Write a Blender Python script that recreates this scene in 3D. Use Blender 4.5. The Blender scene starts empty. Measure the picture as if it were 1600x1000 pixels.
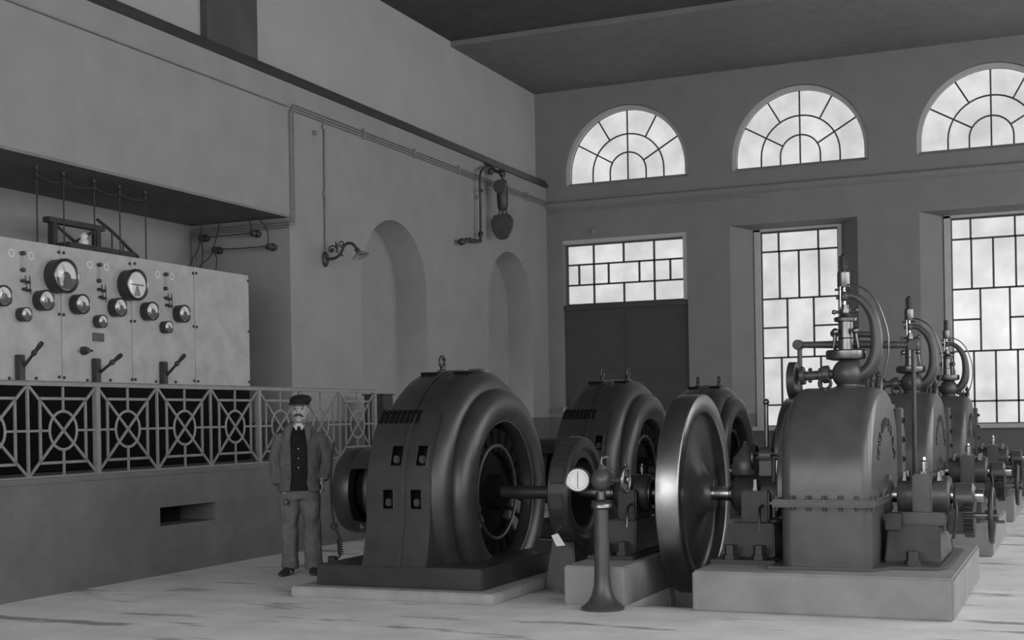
import bpy, bmesh, math, random
from math import sin, cos, pi, radians, sqrt, atan2
from mathutils import Vector, Matrix
random.seed(7)

# ------------------------------------------------------------------ camera
FPX, YAW, ROLL, CY, CAMH = 2057.3, 0.40896, -0.017246, 652.8, 1.49
FWD = Vector((-sin(YAW), cos(YAW), 0)); RGT0 = Vector((cos(YAW), sin(YAW), 0)); UP0 = Vector((0, 0, 1))
RGT = RGT0 * cos(ROLL) + UP0 * sin(ROLL); UPV = -RGT0 * sin(ROLL) + UP0 * cos(ROLL)
CAMP = Vector((0, 0, CAMH))
cd = bpy.data.cameras.new('camera'); cam = bpy.data.objects.new('camera', cd)
bpy.context.scene.collection.objects.link(cam); bpy.context.scene.camera = cam
cd.sensor_fit = 'HORIZONTAL'; cd.sensor_width = 36.0; cd.lens = FPX / 1600 * 36.0
cd.shift_y = (CY - 500) / 1600; cd.clip_start = 0.1; cd.clip_end = 200
mw = Matrix.Identity(4)
for i in range(3):
    mw[i][0] = RGT[i]; mw[i][1] = UPV[i]; mw[i][2] = -FWD[i]; mw[i][3] = CAMP[i]
cam.matrix_world = mw

# ------------------------------------------------------------------ light and exposure
SC = bpy.context.scene
SC.view_settings.view_transform = 'Standard'; SC.view_settings.look = 'None'
SC.view_settings.gamma = 1.0; SC.view_settings.use_curve_mapping = False
SC.view_settings.exposure = 0.30
SKY = 6.0
w = bpy.data.worlds.new('overcast_sky'); SC.world = w; w.use_nodes = True
w.node_tree.nodes['Background'].inputs['Color'].default_value = (1, 1, 1, 1)
w.node_tree.nodes['Background'].inputs['Strength'].default_value = SKY
def portal(name, loc, rot, sx, sy):
    l = bpy.data.lights.new(name, 'AREA'); l.shape = 'RECTANGLE'; l.size = sx; l.size_y = sy
    l.cycles.is_portal = True
    o = bpy.data.objects.new(name, l); SC.collection.objects.link(o)
    o.location = loc; o.rotation_euler = rot
    return o
XW, XU, YB, ZC, XR, YN = -9.6, -9.81, 24.02, 7.85, 4.6, -6.0      # left wall, upper left wall, back wall, ceiling, right wall, near wall
XP, ZP = -8.34, 1.02                                              # front and top of the switchboard gallery
RWIN = [(-4.6, -1.2), (0.2, 3.6), (5.0, 8.4), (9.8, 13.2), (14.6, 18.0), (19.4, 22.6)]   # window openings in the right-hand wall
RZ0, RZ1 = 1.3, 6.6
for k, (a, b) in enumerate(RWIN):
    portal('daylight_portal', (XR + .35, (a + b) / 2, (RZ0 + RZ1) / 2), (0, radians(90), 0), RZ1 - RZ0, b - a)
FWIN = [(-9.2, -5.4), (-4.6, -0.8), (0.0, 3.9)]
FZ0, FZ1 = .9, 7.0
for a, b in FWIN:
    portal('daylight_portal', ((a + b) / 2, YN - .35, (FZ0 + FZ1) / 2), (radians(90), 0, 0), b - a, FZ1 - FZ0)
for q in ((-7.96, 1.25, 6.7, 1.4, 2.4), (-4.66, 0, 6.7, 1.4, 2.4), (-1.38, 0, 6.7, 1.4, 2.4), (-4.68, 0, 3.0, 3.6, 1.5), (-1.38, 0, 3.0, 3.6, 1.5), (-8.0, 0, 4.2, 1.2, 2.3)):
    portal('daylight_portal', (q[0], YB + .75, q[2]), (radians(-90), 0, 0), q[4], q[3])

def ray(x, y):
    return RGT * ((x - 800) / FPX) - UPV * ((y - CY) / FPX) + FWD
def onx(x, y, X): d = ray(x, y); return CAMP + d * (X / d.x)
def ony(x, y, Y): d = ray(x, y); return CAMP + d * (Y / d.y)
def onz(x, y, Z=0): d = ray(x, y); return CAMP + d * ((Z - CAMH) / d.z)

# ------------------------------------------------------------------ materials (black-and-white plate: everything neutral grey)
MATS = {}
def mat(name, v, rough=0.6, metal=0.0, var=0.12, scale=6.0, bump=0.0, bscale=40.0, spec=0.5, stain=None, coat=0.0, aniso=0):
    m = bpy.data.materials.new(name); m.use_nodes = True; nt = m.node_tree; N = nt.nodes; L = nt.links
    b = N['Principled BSDF']
    b.inputs['Roughness'].default_value = rough; b.inputs['Metallic'].default_value = metal
    b.inputs['Specular IOR Level'].default_value = spec
    if coat: b.inputs['Coat Weight'].default_value = coat; b.inputs['Coat Roughness'].default_value = .15
    tc = N.new('ShaderNodeTexCoord')
    nz = N.new('ShaderNodeTexNoise'); nz.inputs['Scale'].default_value = scale; nz.inputs['Detail'].default_value = 6; nz.inputs['Roughness'].default_value = .6
    L.new(tc.outputs['Object'], nz.inputs['Vector'])
    r = N.new('ShaderNodeMapRange'); r.inputs['From Min'].default_value = .3; r.inputs['From Max'].default_value = .7
    r.inputs['To Min'].default_value = v * (1 - var); r.inputs['To Max'].default_value = v * (1 + var)
    L.new(nz.outputs['Fac'], r.inputs['Value'])
    col = r.outputs['Result']
    if stain: col = stain(N, L, tc, col)
    L.new(col, b.inputs['Base Color'])
    if bump:
        n2 = N.new('ShaderNodeTexNoise'); n2.inputs['Scale'].default_value = bscale; n2.inputs['Detail'].default_value = 4
        L.new(tc.outputs['Object'], n2.inputs['Vector'])
        bp = N.new('ShaderNodeBump'); bp.inputs['Strength'].default_value = bump; bp.inputs['Distance'].default_value = .01
        L.new(n2.outputs['Fac'], bp.inputs['Height']); L.new(bp.outputs['Normal'], b.inputs['Normal'])
    MATS[name] = m
    return m
def math_n(N, L, op, a, b=None, clamp=False):
    n = N.new('ShaderNodeMath'); n.operation = op; n.use_clamp = clamp
    for i, x in enumerate((a, b)):
        if x is None: continue
        if isinstance(x, (int, float)): n.inputs[i].default_value = x
        else: L.new(x, n.inputs[i])
    return n.outputs[0]
def dado(zline, low):
    def f(N, L, tc, col):                       # painted dado: darker paint below a line
        g = N.new('ShaderNodeNewGeometry'); s = N.new('ShaderNodeSeparateXYZ'); L.new(g.outputs['Position'], s.inputs[0])
        k = math_n(N, L, 'LESS_THAN', s.outputs['Z'], zline)
        lo = math_n(N, L, 'MULTIPLY', col, low)
        a = math_n(N, L, 'MULTIPLY', lo, k); k1 = math_n(N, L, 'SUBTRACT', 1.0, k)
        return math_n(N, L, 'ADD', a, math_n(N, L, 'MULTIPLY', col, k1))
    return f
def puddle(N, L, tc, col):                      # damp streaks on the cement floor
    mp = N.new('ShaderNodeMapping'); mp.inputs['Scale'].default_value = (.55, 2.4, 1); mp.inputs['Location'].default_value = (3.3, 1.2, 0)
    L.new(tc.outputs['Object'], mp.inputs['Vector'])
    n = N.new('ShaderNodeTexNoise'); n.inputs['Scale'].default_value = 1.1; n.inputs['Detail'].default_value = 7; n.inputs['Roughness'].default_value = .62
    L.new(mp.outputs[0], n.inputs['Vector'])
    r = N.new('ShaderNodeMapRange'); r.inputs['From Min'].default_value = .565; r.inputs['From Max'].default_value = .625
    r.inputs['To Min'].default_value = 1; r.inputs['To Max'].default_value = .42
    L.new(n.outputs['Fac'], r.inputs['Value'])
    return math_n(N, L, 'MULTIPLY', col, r.outputs['Result'])
def planks(N, L, tc, col):                      # narrow tongue-and-groove boards running along the back wall
    s = N.new('ShaderNodeSeparateXYZ'); L.new(tc.outputs['Object'], s.inputs[0])
    f = math_n(N, L, 'FRACT', math_n(N, L, 'MULTIPLY', s.outputs['Y'], 11.0))
    g = math_n(N, L, 'LESS_THAN', f, .16)
    return math_n(N, L, 'MULTIPLY', col, math_n(N, L, 'SUBTRACT', 1.0, math_n(N, L, 'MULTIPLY', g, .4)))
mat('plaster', .255, .9, var=.07, scale=2.2, bump=.12, bscale=60, spec=.15, stain=dado(1.49, .48))
mat('plaster_upper', .34, .9, var=.05, scale=1.5, bump=.1, bscale=60, spec=.15)
mat('plaster_back', .20, .9, var=.07, scale=2.0, bump=.12, bscale=60, spec=.15, stain=dado(1.49, .62))
mat('podium_paint', .135, .8, var=.14, scale=3.0, bump=.12, bscale=50, spec=.2)
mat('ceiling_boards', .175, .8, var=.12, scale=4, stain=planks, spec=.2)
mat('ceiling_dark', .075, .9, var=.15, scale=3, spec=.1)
mat('cement_floor', .70, .75, var=.13, scale=2.2, bump=.12, bscale=30, spec=.3, stain=puddle)
mat('plinth_cement', .26, .8, var=.16, scale=3.5, bump=.2, bscale=25, spec=.3)
mat('pad_cement', .31, .8, var=.16, scale=4, bump=.2, bscale=25, spec=.3)
mat('generator_paint', .030, .36, var=.25, scale=5, bump=.05, bscale=25, spec=.5)
mat('turbine_paint', .07, .31, var=.2, scale=5, bump=.05, bscale=25, spec=.5)
mat('dark_iron', .03, .45, var=.3, scale=8, spec=.5)
mat('pipe_iron', .06, .38, var=.2, scale=8, spec=.5)
mat('black_void', .008, .9, var=.1, spec=.05)  # near-black colour standing in for the darkness of openings and interiors
mat('winding', .03, .4, metal=.2, var=.6, scale=25)
mat('flywheel_steel', .32, .33, metal=1.0, var=.12, scale=8)
mat('flywheel_web', .09, .34, metal=.3, var=.2, scale=5)
mat('lit_copper_coil', .35, .35, metal=.8, var=.5, scale=30)
mat('letter_shade', .02, .6)  # darker than the casing: shading of the cast letters put into colour
mat('soffit_shade', .19, .85, var=.15, scale=3, spec=.1)  # shade of the alcove soffit put into the colour
mat('duct_paint', .075, .8, var=.15, scale=2, spec=.2)
mat('bright_steel', .52, .24, metal=1.0, var=.12, scale=8)
mat('dull_steel', .19, .34, metal=1.0, var=.15, scale=8)
mat('railing_paint', .20, .5, var=.12, scale=10)
mat('marble', .36, .35, var=.14, scale=4.5, spec=.4)
mat('dial_face', .62, .5, var=.06, scale=9)
mat('dial_lower', .07, .5, var=.1)
mat('door_paint', .055, .6, var=.12, scale=3, spec=.3)
mat('window_iron', .06, .6, var=.1)
mat('frame_paint', .42, .7, var=.05, spec=.2)
mat('porcelain', .7, .25, var=.05)
mat('cable', .035, .7, var=.2, spec=.3)
mat('conduit_grey', .20, .6, var=.15, spec=.3)
mat('wood_box', .03, .6, var=.3, scale=6)
mat('paper', .7, .8, var=.03)
mat('skin', .33, .55, var=.1, scale=15)
mat('jacket_cloth', .11, .9, var=.25, scale=9, bump=.3, bscale=35, spec=.15)
mat('trouser_cloth', .135, .9, var=.28, scale=9, bump=.35, bscale=30, spec=.15)
mat('vest_cloth', .018, .9, var=.2, spec=.1)
mat('shirt_cloth', .55, .8, var=.05)
mat('cap_cloth', .022, .85, var=.2, spec=.15)
mat('shoe_leather', .03, .5, var=.3)
mat('hair', .03, .7, var=.3)
mat('eye_dark', .02, .3, var=.1)
def glass(name, t):
    m = bpy.data.materials.new(name); m.use_nodes = True; nt = m.node_tree; N = nt.nodes; L = nt.links
    N.remove(N['Principled BSDF']); out = N['Material Output']
    tr = N.new('ShaderNodeBsdfTransparent'); gl = N.new('ShaderNodeBsdfGlossy'); gl.inputs['Roughness'].default_value = .15
    mx = N.new('ShaderNodeMixShader'); mx.inputs[0].default_value = .05
    tc = N.new('ShaderNodeTexCoord'); nz = N.new('ShaderNodeTexNoise'); nz.inputs['Scale'].default_value = 2.2; nz.inputs['Detail'].default_value = 6
    ge = N.new('ShaderNodeNewGeometry'); L.new(ge.outputs['Position'], nz.inputs['Vector'])
    r = N.new('ShaderNodeMapRange'); r.inputs['From Min'].default_value = .3; r.inputs['From Max'].default_value = .7
    r.inputs['To Min'].default_value = t * .9; r.inputs['To Max'].default_value = t * 1.06
    L.new(nz.outputs['Fac'], r.inputs['Value']); L.new(r.outputs['Result'], tr.inputs['Color'])
    L.new(tr.outputs[0], mx.inputs[1]); L.new(gl.outputs[0], mx.inputs[2]); L.new(mx.outputs[0], out.inputs['Surface'])
    MATS[name] = m
glass('dim_glass', .325)  # pane tint darkened to hold back the brightness of the sky behind
glass('clear_glass', .95)
mg = bpy.data.materials.new('gauge_glass'); MATS['gauge_glass'] = mg; mg.use_nodes = True
N = mg.node_tree.nodes; N.remove(N['Principled BSDF'])
_t = N.new('ShaderNodeBsdfTransparent'); _g = N.new('ShaderNodeBsdfGlossy'); _g.inputs['Roughness'].default_value = .05
_m = N.new('ShaderNodeMixShader'); _m.inputs[0].default_value = .06
mg.node_tree.links.new(_t.outputs[0], _m.inputs[1]); mg.node_tree.links.new(_g.outputs[0], _m.inputs[2])
mg.node_tree.links.new(_m.outputs[0], N['Material Output'].inputs['Surface'])

# ------------------------------------------------------------------ mesh helpers (all coordinates in world metres)
COL = SC.collection
AX = {'X': (Vector((1, 0, 0)), Vector((0, 1, 0)), Vector((0, 0, 1))), 'Y': (Vector((0, 1, 0)), Vector((0, 0, 1)), Vector((1, 0, 0))), 'Z': (Vector((0, 0, 1)), Vector((1, 0, 0)), Vector((0, 1, 0)))}
def frame(axis):
    if isinstance(axis, str): return AX[axis]
    a = Vector(axis).normalized(); h = Vector((0, 0, 1)) if abs(a.z) < .9 else Vector((1, 0, 0))
    u = h.cross(a).normalized(); return a, u, a.cross(u)
class MB:
    def __init__(s): s.v = []; s.f = []; s.sm = []
    def add(s, vs, fs, smooth=False):
        o = len(s.v); s.v += [tuple(p) for p in vs]
        for f in fs: s.f.append(tuple(i + o for i in f)); s.sm.append(smooth)
        return s
    def box(s, x0, x1, y0, y1, z0, z1):
        vs = [(x, y, z) for x in (x0, x1) for y in (y0, y1) for z in (z0, z1)]
        return s.add(vs, [(0, 1, 3, 2), (4, 6, 7, 5), (0, 4, 5, 1), (2, 3, 7, 6), (0, 2, 6, 4), (1, 5, 7, 3)])
    def taper(s, x0, x1, y0, y1, z0, z1, k, kx=None):       # box narrowing upwards
        kx = k if kx is None else kx
        cx, cy = (x0 + x1) / 2, (y0 + y1) / 2; vs = []
        for z, a, b in ((z0, 1, 1), (z1, kx, k)):
            vs += [(cx + (x0 - cx) * a, cy + (y0 - cy) * b, z), (cx + (x1 - cx) * a, cy + (y0 - cy) * b, z), (cx + (x1 - cx) * a, cy + (y1 - cy) * b, z), (cx + (x0 - cx) * a, cy + (y1 - cy) * b, z)]
        return s.add(vs, [(3, 2, 1, 0), (4, 5, 6, 7), (0, 1, 5, 4), (1, 2, 6, 5), (2, 3, 7, 6), (3, 0, 4, 7)])
    def lathe(s, axis, c, prof, n=32, cap=True, a0=0, a1=2 * pi):   # prof: list of (along-axis, radius)
        a, u, v = frame(axis); c = Vector(c); vs = []; fs = []; full = abs(a1 - a0 - 2 * pi) < 1e-6
        m = n if full else n + 1
        for t, r in prof:
            for i in range(m):
                q = a0 + (a1 - a0) * i / n; vs.append(c + a * t + (u * cos(q) + v * sin(q)) * r)
        for k in range(len(prof) - 1):
            for i in range(n):
                j = (i + 1) % m; fs.append((k * m + i, k * m + j, (k + 1) * m + j, (k + 1) * m + i))
        s.add(vs, fs, True)
        if cap and full:
            o = len(s.v) - len(vs)
            for k in (0, len(prof) - 1):
                if prof[k][1] > 1e-5: s.f.append(tuple(o + k * m + i for i in range(m))); s.sm.append(False)
        return s
    def cyl(s, axis, c, r, t0, t1, n=24, r2=None):
        return s.lathe(axis, c, [(t0, r), (t1, r if r2 is None else r2)], n)
    def disc(s, axis, c, r, t0, t1, n=24, b=.006):           # short cylinder with eased edges
        return s.lathe(axis, c, [(t0, r - b), (t0 + b, r), (t1 - b, r), (t1, r - b)], n)
    def sphere(s, c, r, n=20, sq=(1, 1, 1)):
        vs = []; fs = []; h = n // 2
        for k in range(h + 1):
            p = pi * k / h
            for i in range(n):
                q = 2 * pi * i / n; vs.append((c[0] + r * sq[0] * sin(p) * cos(q), c[1] + r * sq[1] * sin(p) * sin(q), c[2] + r * sq[2] * cos(p)))
        for k in range(h):
            for i in range(n):
                j = (i + 1) % n; fs.append((k * n + i, k * n + j, (k + 1) * n + j, (k + 1) * n + i))
        return s.add(vs, fs, True)
    def torus(s, axis, c, R, r, n=32, m=10, a0=0, a1=2 * pi, sq=1.0):
        a, u, v = frame(axis); c = Vector(c); full = abs(a1 - a0 - 2 * pi) < 1e-6; K = n if full else n + 1; vs = []; fs = []
        for i in range(K):
            q = a0 + (a1 - a0) * i / n; d = u * cos(q) + v * sin(q)
            for j in range(m):
                p = 2 * pi * j / m; vs.append(c + d * (R + r * cos(p)) + a * (r * sq * sin(p)))
        for i in range(n):
            i2 = (i + 1) % K
            for j in range(m):
                j2 = (j + 1) % m; fs.append((i * m + j, i * m + j2, i2 * m + j2, i2 * m + j))
        if not full: fs += [tuple(range(m)), tuple(n * m + j for j in range(m))]
        return s.add(vs, fs, True)
    def tube(s, pts, r, n=10, sq=None):                      # r: number or list
        P = [Vector(p) for p in pts]; K = len(P); R = [r] * K if isinstance(r, (int, float)) else list(r)
        vs = []; fs = []; u = None
        for i in range(K):
            t = (P[min(i + 1, K - 1)] - P[max(i - 1, 0)]).normalized()
            if u is None: u = frame(t)[1]
            u = (u - t * u.dot(t)).normalized(); v = t.cross(u)
            for j in range(n):
                q = 2 * pi * j / n; vs.append(P[i] + (u * cos(q) + v * sin(q)) * R[i])
        for i in range(K - 1):
            for j in range(n):
                j2 = (j + 1) % n; fs.append((i * n + j, i * n + j2, (i + 1) * n + j2, (i + 1) * n + j))
        fs += [tuple(range(n)), tuple((K - 1) * n + j for j in range(n))]
        return s.add(vs, fs, True)
    def prism(s, poly, plane, a, b):                         # poly of (p,q); plane 'YZ' extrudes along X, 'XZ' along Y, 'XY' along Z
        f = {'YZ': lambda p, q, t: (t, p, q), 'XZ': lambda p, q, t: (p, t, q), 'XY': lambda p, q, t: (p, q, t)}[plane]
        n = len(poly); vs = [f(p, q, a) for p, q in poly] + [f(p, q, b) for p, q in poly]
        return s.add(vs, [tuple(range(n)), tuple(range(n, 2 * n))] + [(i, (i + 1) % n, n + (i + 1) % n, n + i) for i in range(n)])
    def loft(s, rings, cap=True, smooth=True):               # rings: lists of equal length (closed loops)
        n = len(rings[0]); vs = [p for r in rings for p in r]; fs = []
        for k in range(len(rings) - 1):
            for i in range(n):
                j = (i + 1) % n; fs.append((k * n + i, k * n + j, (k + 1) * n + j, (k + 1) * n + i))
        if cap: fs += [tuple(range(n)), tuple((len(rings) - 1) * n + i for i in range(n))]
        return s.add(vs, fs, smooth)
def smooth_path(pts, k=6):                                    # Catmull-Rom
    P = [Vector(p) for p in pts]; out = []
    for i in range(len(P) - 1):
        p0, p1, p2, p3 = P[max(i - 1, 0)], P[i], P[i + 1], P[min(i + 2, len(P) - 1)]
        for j in range(k):
            t = j / k
            out.append(.5 * ((2 * p1) + (p2 - p0) * t + (2 * p0 - 5 * p1 + 4 * p2 - p3) * t * t + (3 * p1 - p0 - 3 * p2 + p3) * t ** 3))
    return out + [P[-1]]
def mesh_of(mb, name, off=Vector((0, 0, 0)), bevel=0, sharp=35):
    me = bpy.data.meshes.new(name); me.from_pydata([(x - off.x, y - off.y, z - off.z) for x, y, z in mb.v], [], mb.f)
    me.polygons.foreach_set('use_smooth', [True] * len(mb.f)); me.update()
    bm = bmesh.new(); bm.from_mesh(me); bmesh.ops.recalc_face_normals(bm, faces=bm.faces)
    if bevel:
        es = [e for e in bm.edges if len(e.link_faces) == 2 and e.calc_face_angle(0) > radians(40)]
        bmesh.ops.bevel(bm, geom=es, offset=bevel, segments=2, affect='EDGES', clamp_overlap=True)
        for f in bm.faces: f.smooth = True
    bm.to_mesh(me); bm.free()
    me.set_sharp_from_angle(angle=radians(sharp))
    return me
def wloc(o):
    p = Vector((0, 0, 0))
    while o is not None: p = p + o.location; o = o.parent
    return p
def link(name, me, m, parent=None, loc=None):
    o = bpy.data.objects.new(name, me); COL.objects.link(o)
    if m: me.materials.append(MATS[m]) if len(me.materials) == 0 else None
    if parent: o.parent = parent
    if loc is not None: o.location = loc
    return o
def part(name, mb, m, parent, bevel=0, label=None, sharp=35):
    base = wloc(parent)
    c = Vector((0, 0, 0))
    for p in mb.v: c += Vector(p)
    c /= max(1, len(mb.v))
    o = link(name, mesh_of(mb, name, c, bevel, sharp), m, parent, c - base)
    if label: o['label'] = label
    return o
def tag(o, label=None, cat=None, group=None, kind=None):
    if label: o['label'] = label
    if cat: o['category'] = cat
    if group: o['group'] = group
    if kind: o['kind'] = kind
    return o
def thing(name, loc, label, cat, group=None):
    o = bpy.data.objects.new(name, None); COL.objects.link(o); o.location = loc; o.empty_display_size = .1
    return tag(o, label, cat, group)
def solo(name, mb, m, label, cat, group=None, bevel=0, sharp=35):
    o = part(name, mb, m, None, bevel, None, sharp); return tag(o, label, cat, group)
def struct(name, mb, m, label, bevel=0):
    o = part(name, mb, m, None, bevel); return tag(o, label, None, None, 'structure')
def copy_tree(o, parent=None, off=None):
    c = o.copy(); COL.objects.link(c); c.parent = parent
    if off is not None: c.location = o.location + off
    for ch in list(o.children): copy_tree(ch, c)
    return c
def cut(o, cutters):
    """subtract cutter meshes from a setting mesh (walls with openings)"""
    for mb in cutters:
        me = mesh_of(mb, 'cutter'); k = bpy.data.objects.new('cutter', me); COL.objects.link(k)
        md = o.modifiers.new('opening', 'BOOLEAN'); md.object = k; md.operation = 'DIFFERENCE'; md.solver = 'EXACT'
        dg = bpy.context.evaluated_depsgraph_get(); dg.update()
        nm = bpy.data.meshes.new_from_object(o.evaluated_get(dg)); o.modifiers.clear()
        old = o.data; o.data = nm; bpy.data.meshes.remove(old)
        bpy.data.objects.remove(k); bpy.data.meshes.remove(me)
    o.data.polygons.foreach_set('use_smooth', [True] * len(o.data.polygons))
    o.data.set_sharp_from_angle(angle=radians(35))
# ------------------------------------------------------------------ the room
YS = onz(960, 36.5, ZC).y                       # edge of the boarded ceiling strip
pits = []
UN = [Vector((0, 0, 0)), Vector((0, 4.4, 0)), Vector((0, 8.8, 0))]    # the three machine sets, one behind the other
YA, ZA = 10.9, .82
xs = sorted({-9.6, XR} | {-3.30 + u.x for u in UN} | {-2.74 + u.x for u in UN})
fl = MB()
ys = [YN] + [v for u in UN for v in (9.86 + u.y, 12.0 + u.y)] + [YB + .2]
for k in range(len(ys) - 1):
    if k % 2 == 0: fl.add([(-9.7, ys[k], 0), (XR + .1, ys[k], 0), (XR + .1, ys[k + 1], 0), (-9.7, ys[k + 1], 0)], [(0, 1, 2, 3)])
    else:
        u = UN[k // 2]; a, b = -3.30 + u.x, -2.74 + u.x
        for p, q in ((-9.7, a), (b, XR + .1)): fl.add([(p, ys[k], 0), (q, ys[k], 0), (q, ys[k + 1], 0), (p, ys[k + 1], 0)], [(0, 1, 2, 3)])
        y0, y1 = ys[k], ys[k + 1]; vs = [(a, y0, 0), (b, y0, 0), (b, y1, 0), (a, y1, 0), (a, y0, -.5), (b, y0, -.5), (b, y1, -.5), (a, y1, -.5)]
        fl.add(vs, [(0, 1, 5, 4), (1, 2, 6, 5), (2, 3, 7, 6), (3, 0, 4, 7), (4, 5, 6, 7)])
struct('floor', fl, 'cement_floor', 'pale cement floor with damp streaks and flywheel pits')
fo = bpy.data.objects['floor']
bm = bmesh.new(); bm.from_mesh(fo.data)
for f in bm.faces:
    if f.normal.z < -.5: f.normal_flip()
bm.to_mesh(fo.data); bm.free()

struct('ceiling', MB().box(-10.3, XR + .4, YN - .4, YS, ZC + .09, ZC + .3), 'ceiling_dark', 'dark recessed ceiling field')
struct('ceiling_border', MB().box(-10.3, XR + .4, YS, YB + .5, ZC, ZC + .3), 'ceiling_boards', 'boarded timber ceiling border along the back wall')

# back wall -------------------------------------------------------------
GA = YB + .13
ARC = [(-7.965, 0), (-4.66, 0), (-1.37, 0), (1.92, 0)]
AZ0, AST, AR = 6.045, .165, 1.17
def arch_poly(cx, z0, s, r, n=28, grow=0):
    p = [(cx + r + grow, z0 - grow), (cx + r + grow, z0 + s)]
    p += [(cx + (r + grow) * cos(pi * i / n), z0 + s + (r + grow) * sin(pi * i / n)) for i in range(1, n)]
    return p + [(cx - r - grow, z0 + s), (cx - r - grow, z0 - grow)]
TW = []                                        # tall windows: glass rectangle in the plane TY
TY = YB + .40
for a, b in (((1187, 363), (1310, 667)), ((1484, 341), (1607, 661))):
    p = ony(*a, TY); q = ony(b[0], b[1], TY); TW.append((p.x, ony(b[0], a[1], TY).x, 1.235, p.z))
W1 = TW[0][1] - TW[0][0]
TW[1] = (TW[1][0], TW[1][0] + W1, 1.235, TW[0][3])
TW.append((TW[1][0] * 2 - TW[0][0], TW[1][0] * 2 - TW[0][0] + W1, 1.235, TW[0][3]))
DX0, DX1, DZ = ony(880, 480, YB).x, ony(1075, 470, YB).x, 4.93
bw = struct('wall_back', MB().box(-10.3, XR + .4, YB, YB + .85, 0, ZC + .2), 'plaster_back', 'grey plastered back wall with darker painted dado')
cs = []
for cx, _ in ARC:
    cs.append(MB().prism(arch_poly(cx, AZ0, AST, AR, 28, .075), 'XZ', YB - .1, GA + .02))
    cs.append(MB().prism(arch_poly(cx, AZ0, AST, AR), 'XZ', YB - .1, YB + .3)); cs.append(MB().prism(arch_poly(cx, AZ0, AST, AR, 28, .45), 'XZ', GA + .1, YB + 1.2))
for x0, x1, z0, z1 in TW:
    d = MB(); o = (x0 - .47, x1 + .40, z0, z1 + .10); i = (x0 - .10, x1 + .06, z0, z1 + .04)
    k = -.1 / .40
    o2 = tuple(a + (a - b) * .25 if j != 2 else a for j, (a, b) in enumerate(zip(o, i)))
    vs = [(X, YB - .1, Z) for X, Z in ((o2[0], o2[2]), (o2[1], o2[2]), (o2[1], o2[3]), (o2[0], o2[3]))] + [(X, TY, Z) for X, Z in ((i[0], i[2]), (i[1], i[2]), (i[1], i[3]), (i[0], i[3]))]
    d.add(vs, [(0, 1, 2, 3), (4, 5, 6, 7), (0, 1, 5, 4), (1, 2, 6, 5), (2, 3, 7, 6), (3, 0, 4, 7)]); cs.append(d)
    cs.append(MB().box(x0, x1, TY - .05, YB + .6, z0, z1)); cs.append(MB().box(x0 - .3, x1 + .3, TY + .09, YB + 1.2, z0 - .3, z1 + .2))
cs.append(MB().box(DX0, DX1, YB - .1, YB + .16, -.1, DZ))
TZ0, TZ1 = 3.665, 4.855
cs.append(MB().box(DX0 + .02, DX1 - .09, YB + .1, YB + .4, TZ0, TZ1)); cs.append(MB().box(DX0 - .35, DX1 + .1, YB + .24, YB + 1.2, TZ0 - .2, TZ1 + .2))
cut(bw, cs)
# string course under the lunettes, thin conduit below it
struct('trim_1', MB().prism([(YB - .07, 5.60), (YB - .07, 5.66), (YB - .03, 5.70), (YB + .02, 5.70), (YB + .02, 5.53), (YB - .03, 5.55)], 'YZ', -9.6, XR), 'plaster_back', 'plain plaster string course below the arched windows')

GB = .016
def bars_box(parent, x0, x1, y, z0, z1, h=GB):
    part('glazing_bar', MB().box(x0, x1, y - .02, y + .02, z0, z1), 'window_iron', parent)
def pane(parent, poly, y, g='dim_glass'):
    part('pane', MB().prism(poly, 'XZ', y - .003, y + .003), g, parent)
def rect(a, b, c, d): return [(a, c), (b, c), (b, d), (a, d)]
def grid_window(n, label, x0, x1, z0, z1, y, rows, fm='window_iron', g='dim_glass', fw=.03):
    fr = MB().box(x0, x1, y - .03, y + .03, z0, z0 + fw).box(x0, x1, y - .03, y + .03, z1 - fw, z1).box(x0, x0 + fw, y - .03, y + .03, z0 + fw, z1 - fw).box(x1 - fw, x1, y - .03, y + .03, z0 + fw, z1 - fw)
    W = struct('window_%d' % n, fr, fm, label)
    z = z1
    for ri, (h, splits, sub) in enumerate(rows):
        zt, zb = z, z - h * (z1 - z0); z = zb
        if ri < len(rows) - 1: bars_box(W, x0, x1, y, zb - GB, zb + GB)
        e = [x0] + [x0 + s * (x1 - x0) for s in splits] + [x1]
        for i, xx in enumerate(e[1:-1]): bars_box(W, xx - GB, xx + GB, y, zb, zt)
        for i in range(len(e) - 1):
            t = sub[i] if sub else None
            if t is None: pane(W, rect(e[i], e[i + 1], zb, zt), y, g)
            else:
                zm = zt - t * (zt - zb); bars_box(W, e[i], e[i + 1], y, zm - GB, zm + GB)
                pane(W, rect(e[i], e[i + 1], zb, zm), y, g); pane(W, rect(e[i], e[i + 1], zm, zt), y, g)
    return W
TR = [(.103, (.235, .74), None), (.242, (.24, .49, .745), None), (.301, (.335, .67), (.49, None, .48)), (.242, (.25, .5, .75), None), (.112, (.25, .5, .75), None)]
for k, (x0, x1, z0, z1) in enumerate(TW):
    W = grid_window(k + 1, ('tall iron-barred window behind the nearest turbine valve', 'tall iron-barred window with wide sill behind the farthest turbine', 'tall iron-barred window at the end of the back wall')[k], x0, x1, z0, z1, TY + .05, TR)
    part('window_frame', MB().box(x0 - .10, x0 + .01, TY - .04, TY + .04, z0, z1 + .04).box(x0 - .10, x1 + .06, TY - .04, TY + .04, z1, z1 + .06).box(x1 - .01, x1 + .06, TY - .04, TY + .04, z0, z1), 'frame_paint', W)
    part('window_sill', MB().box(x0 - .46, x1 + .40, YB - .05, TY + .02, z0 - .06, z0 + .012), 'frame_paint', W)
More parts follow.
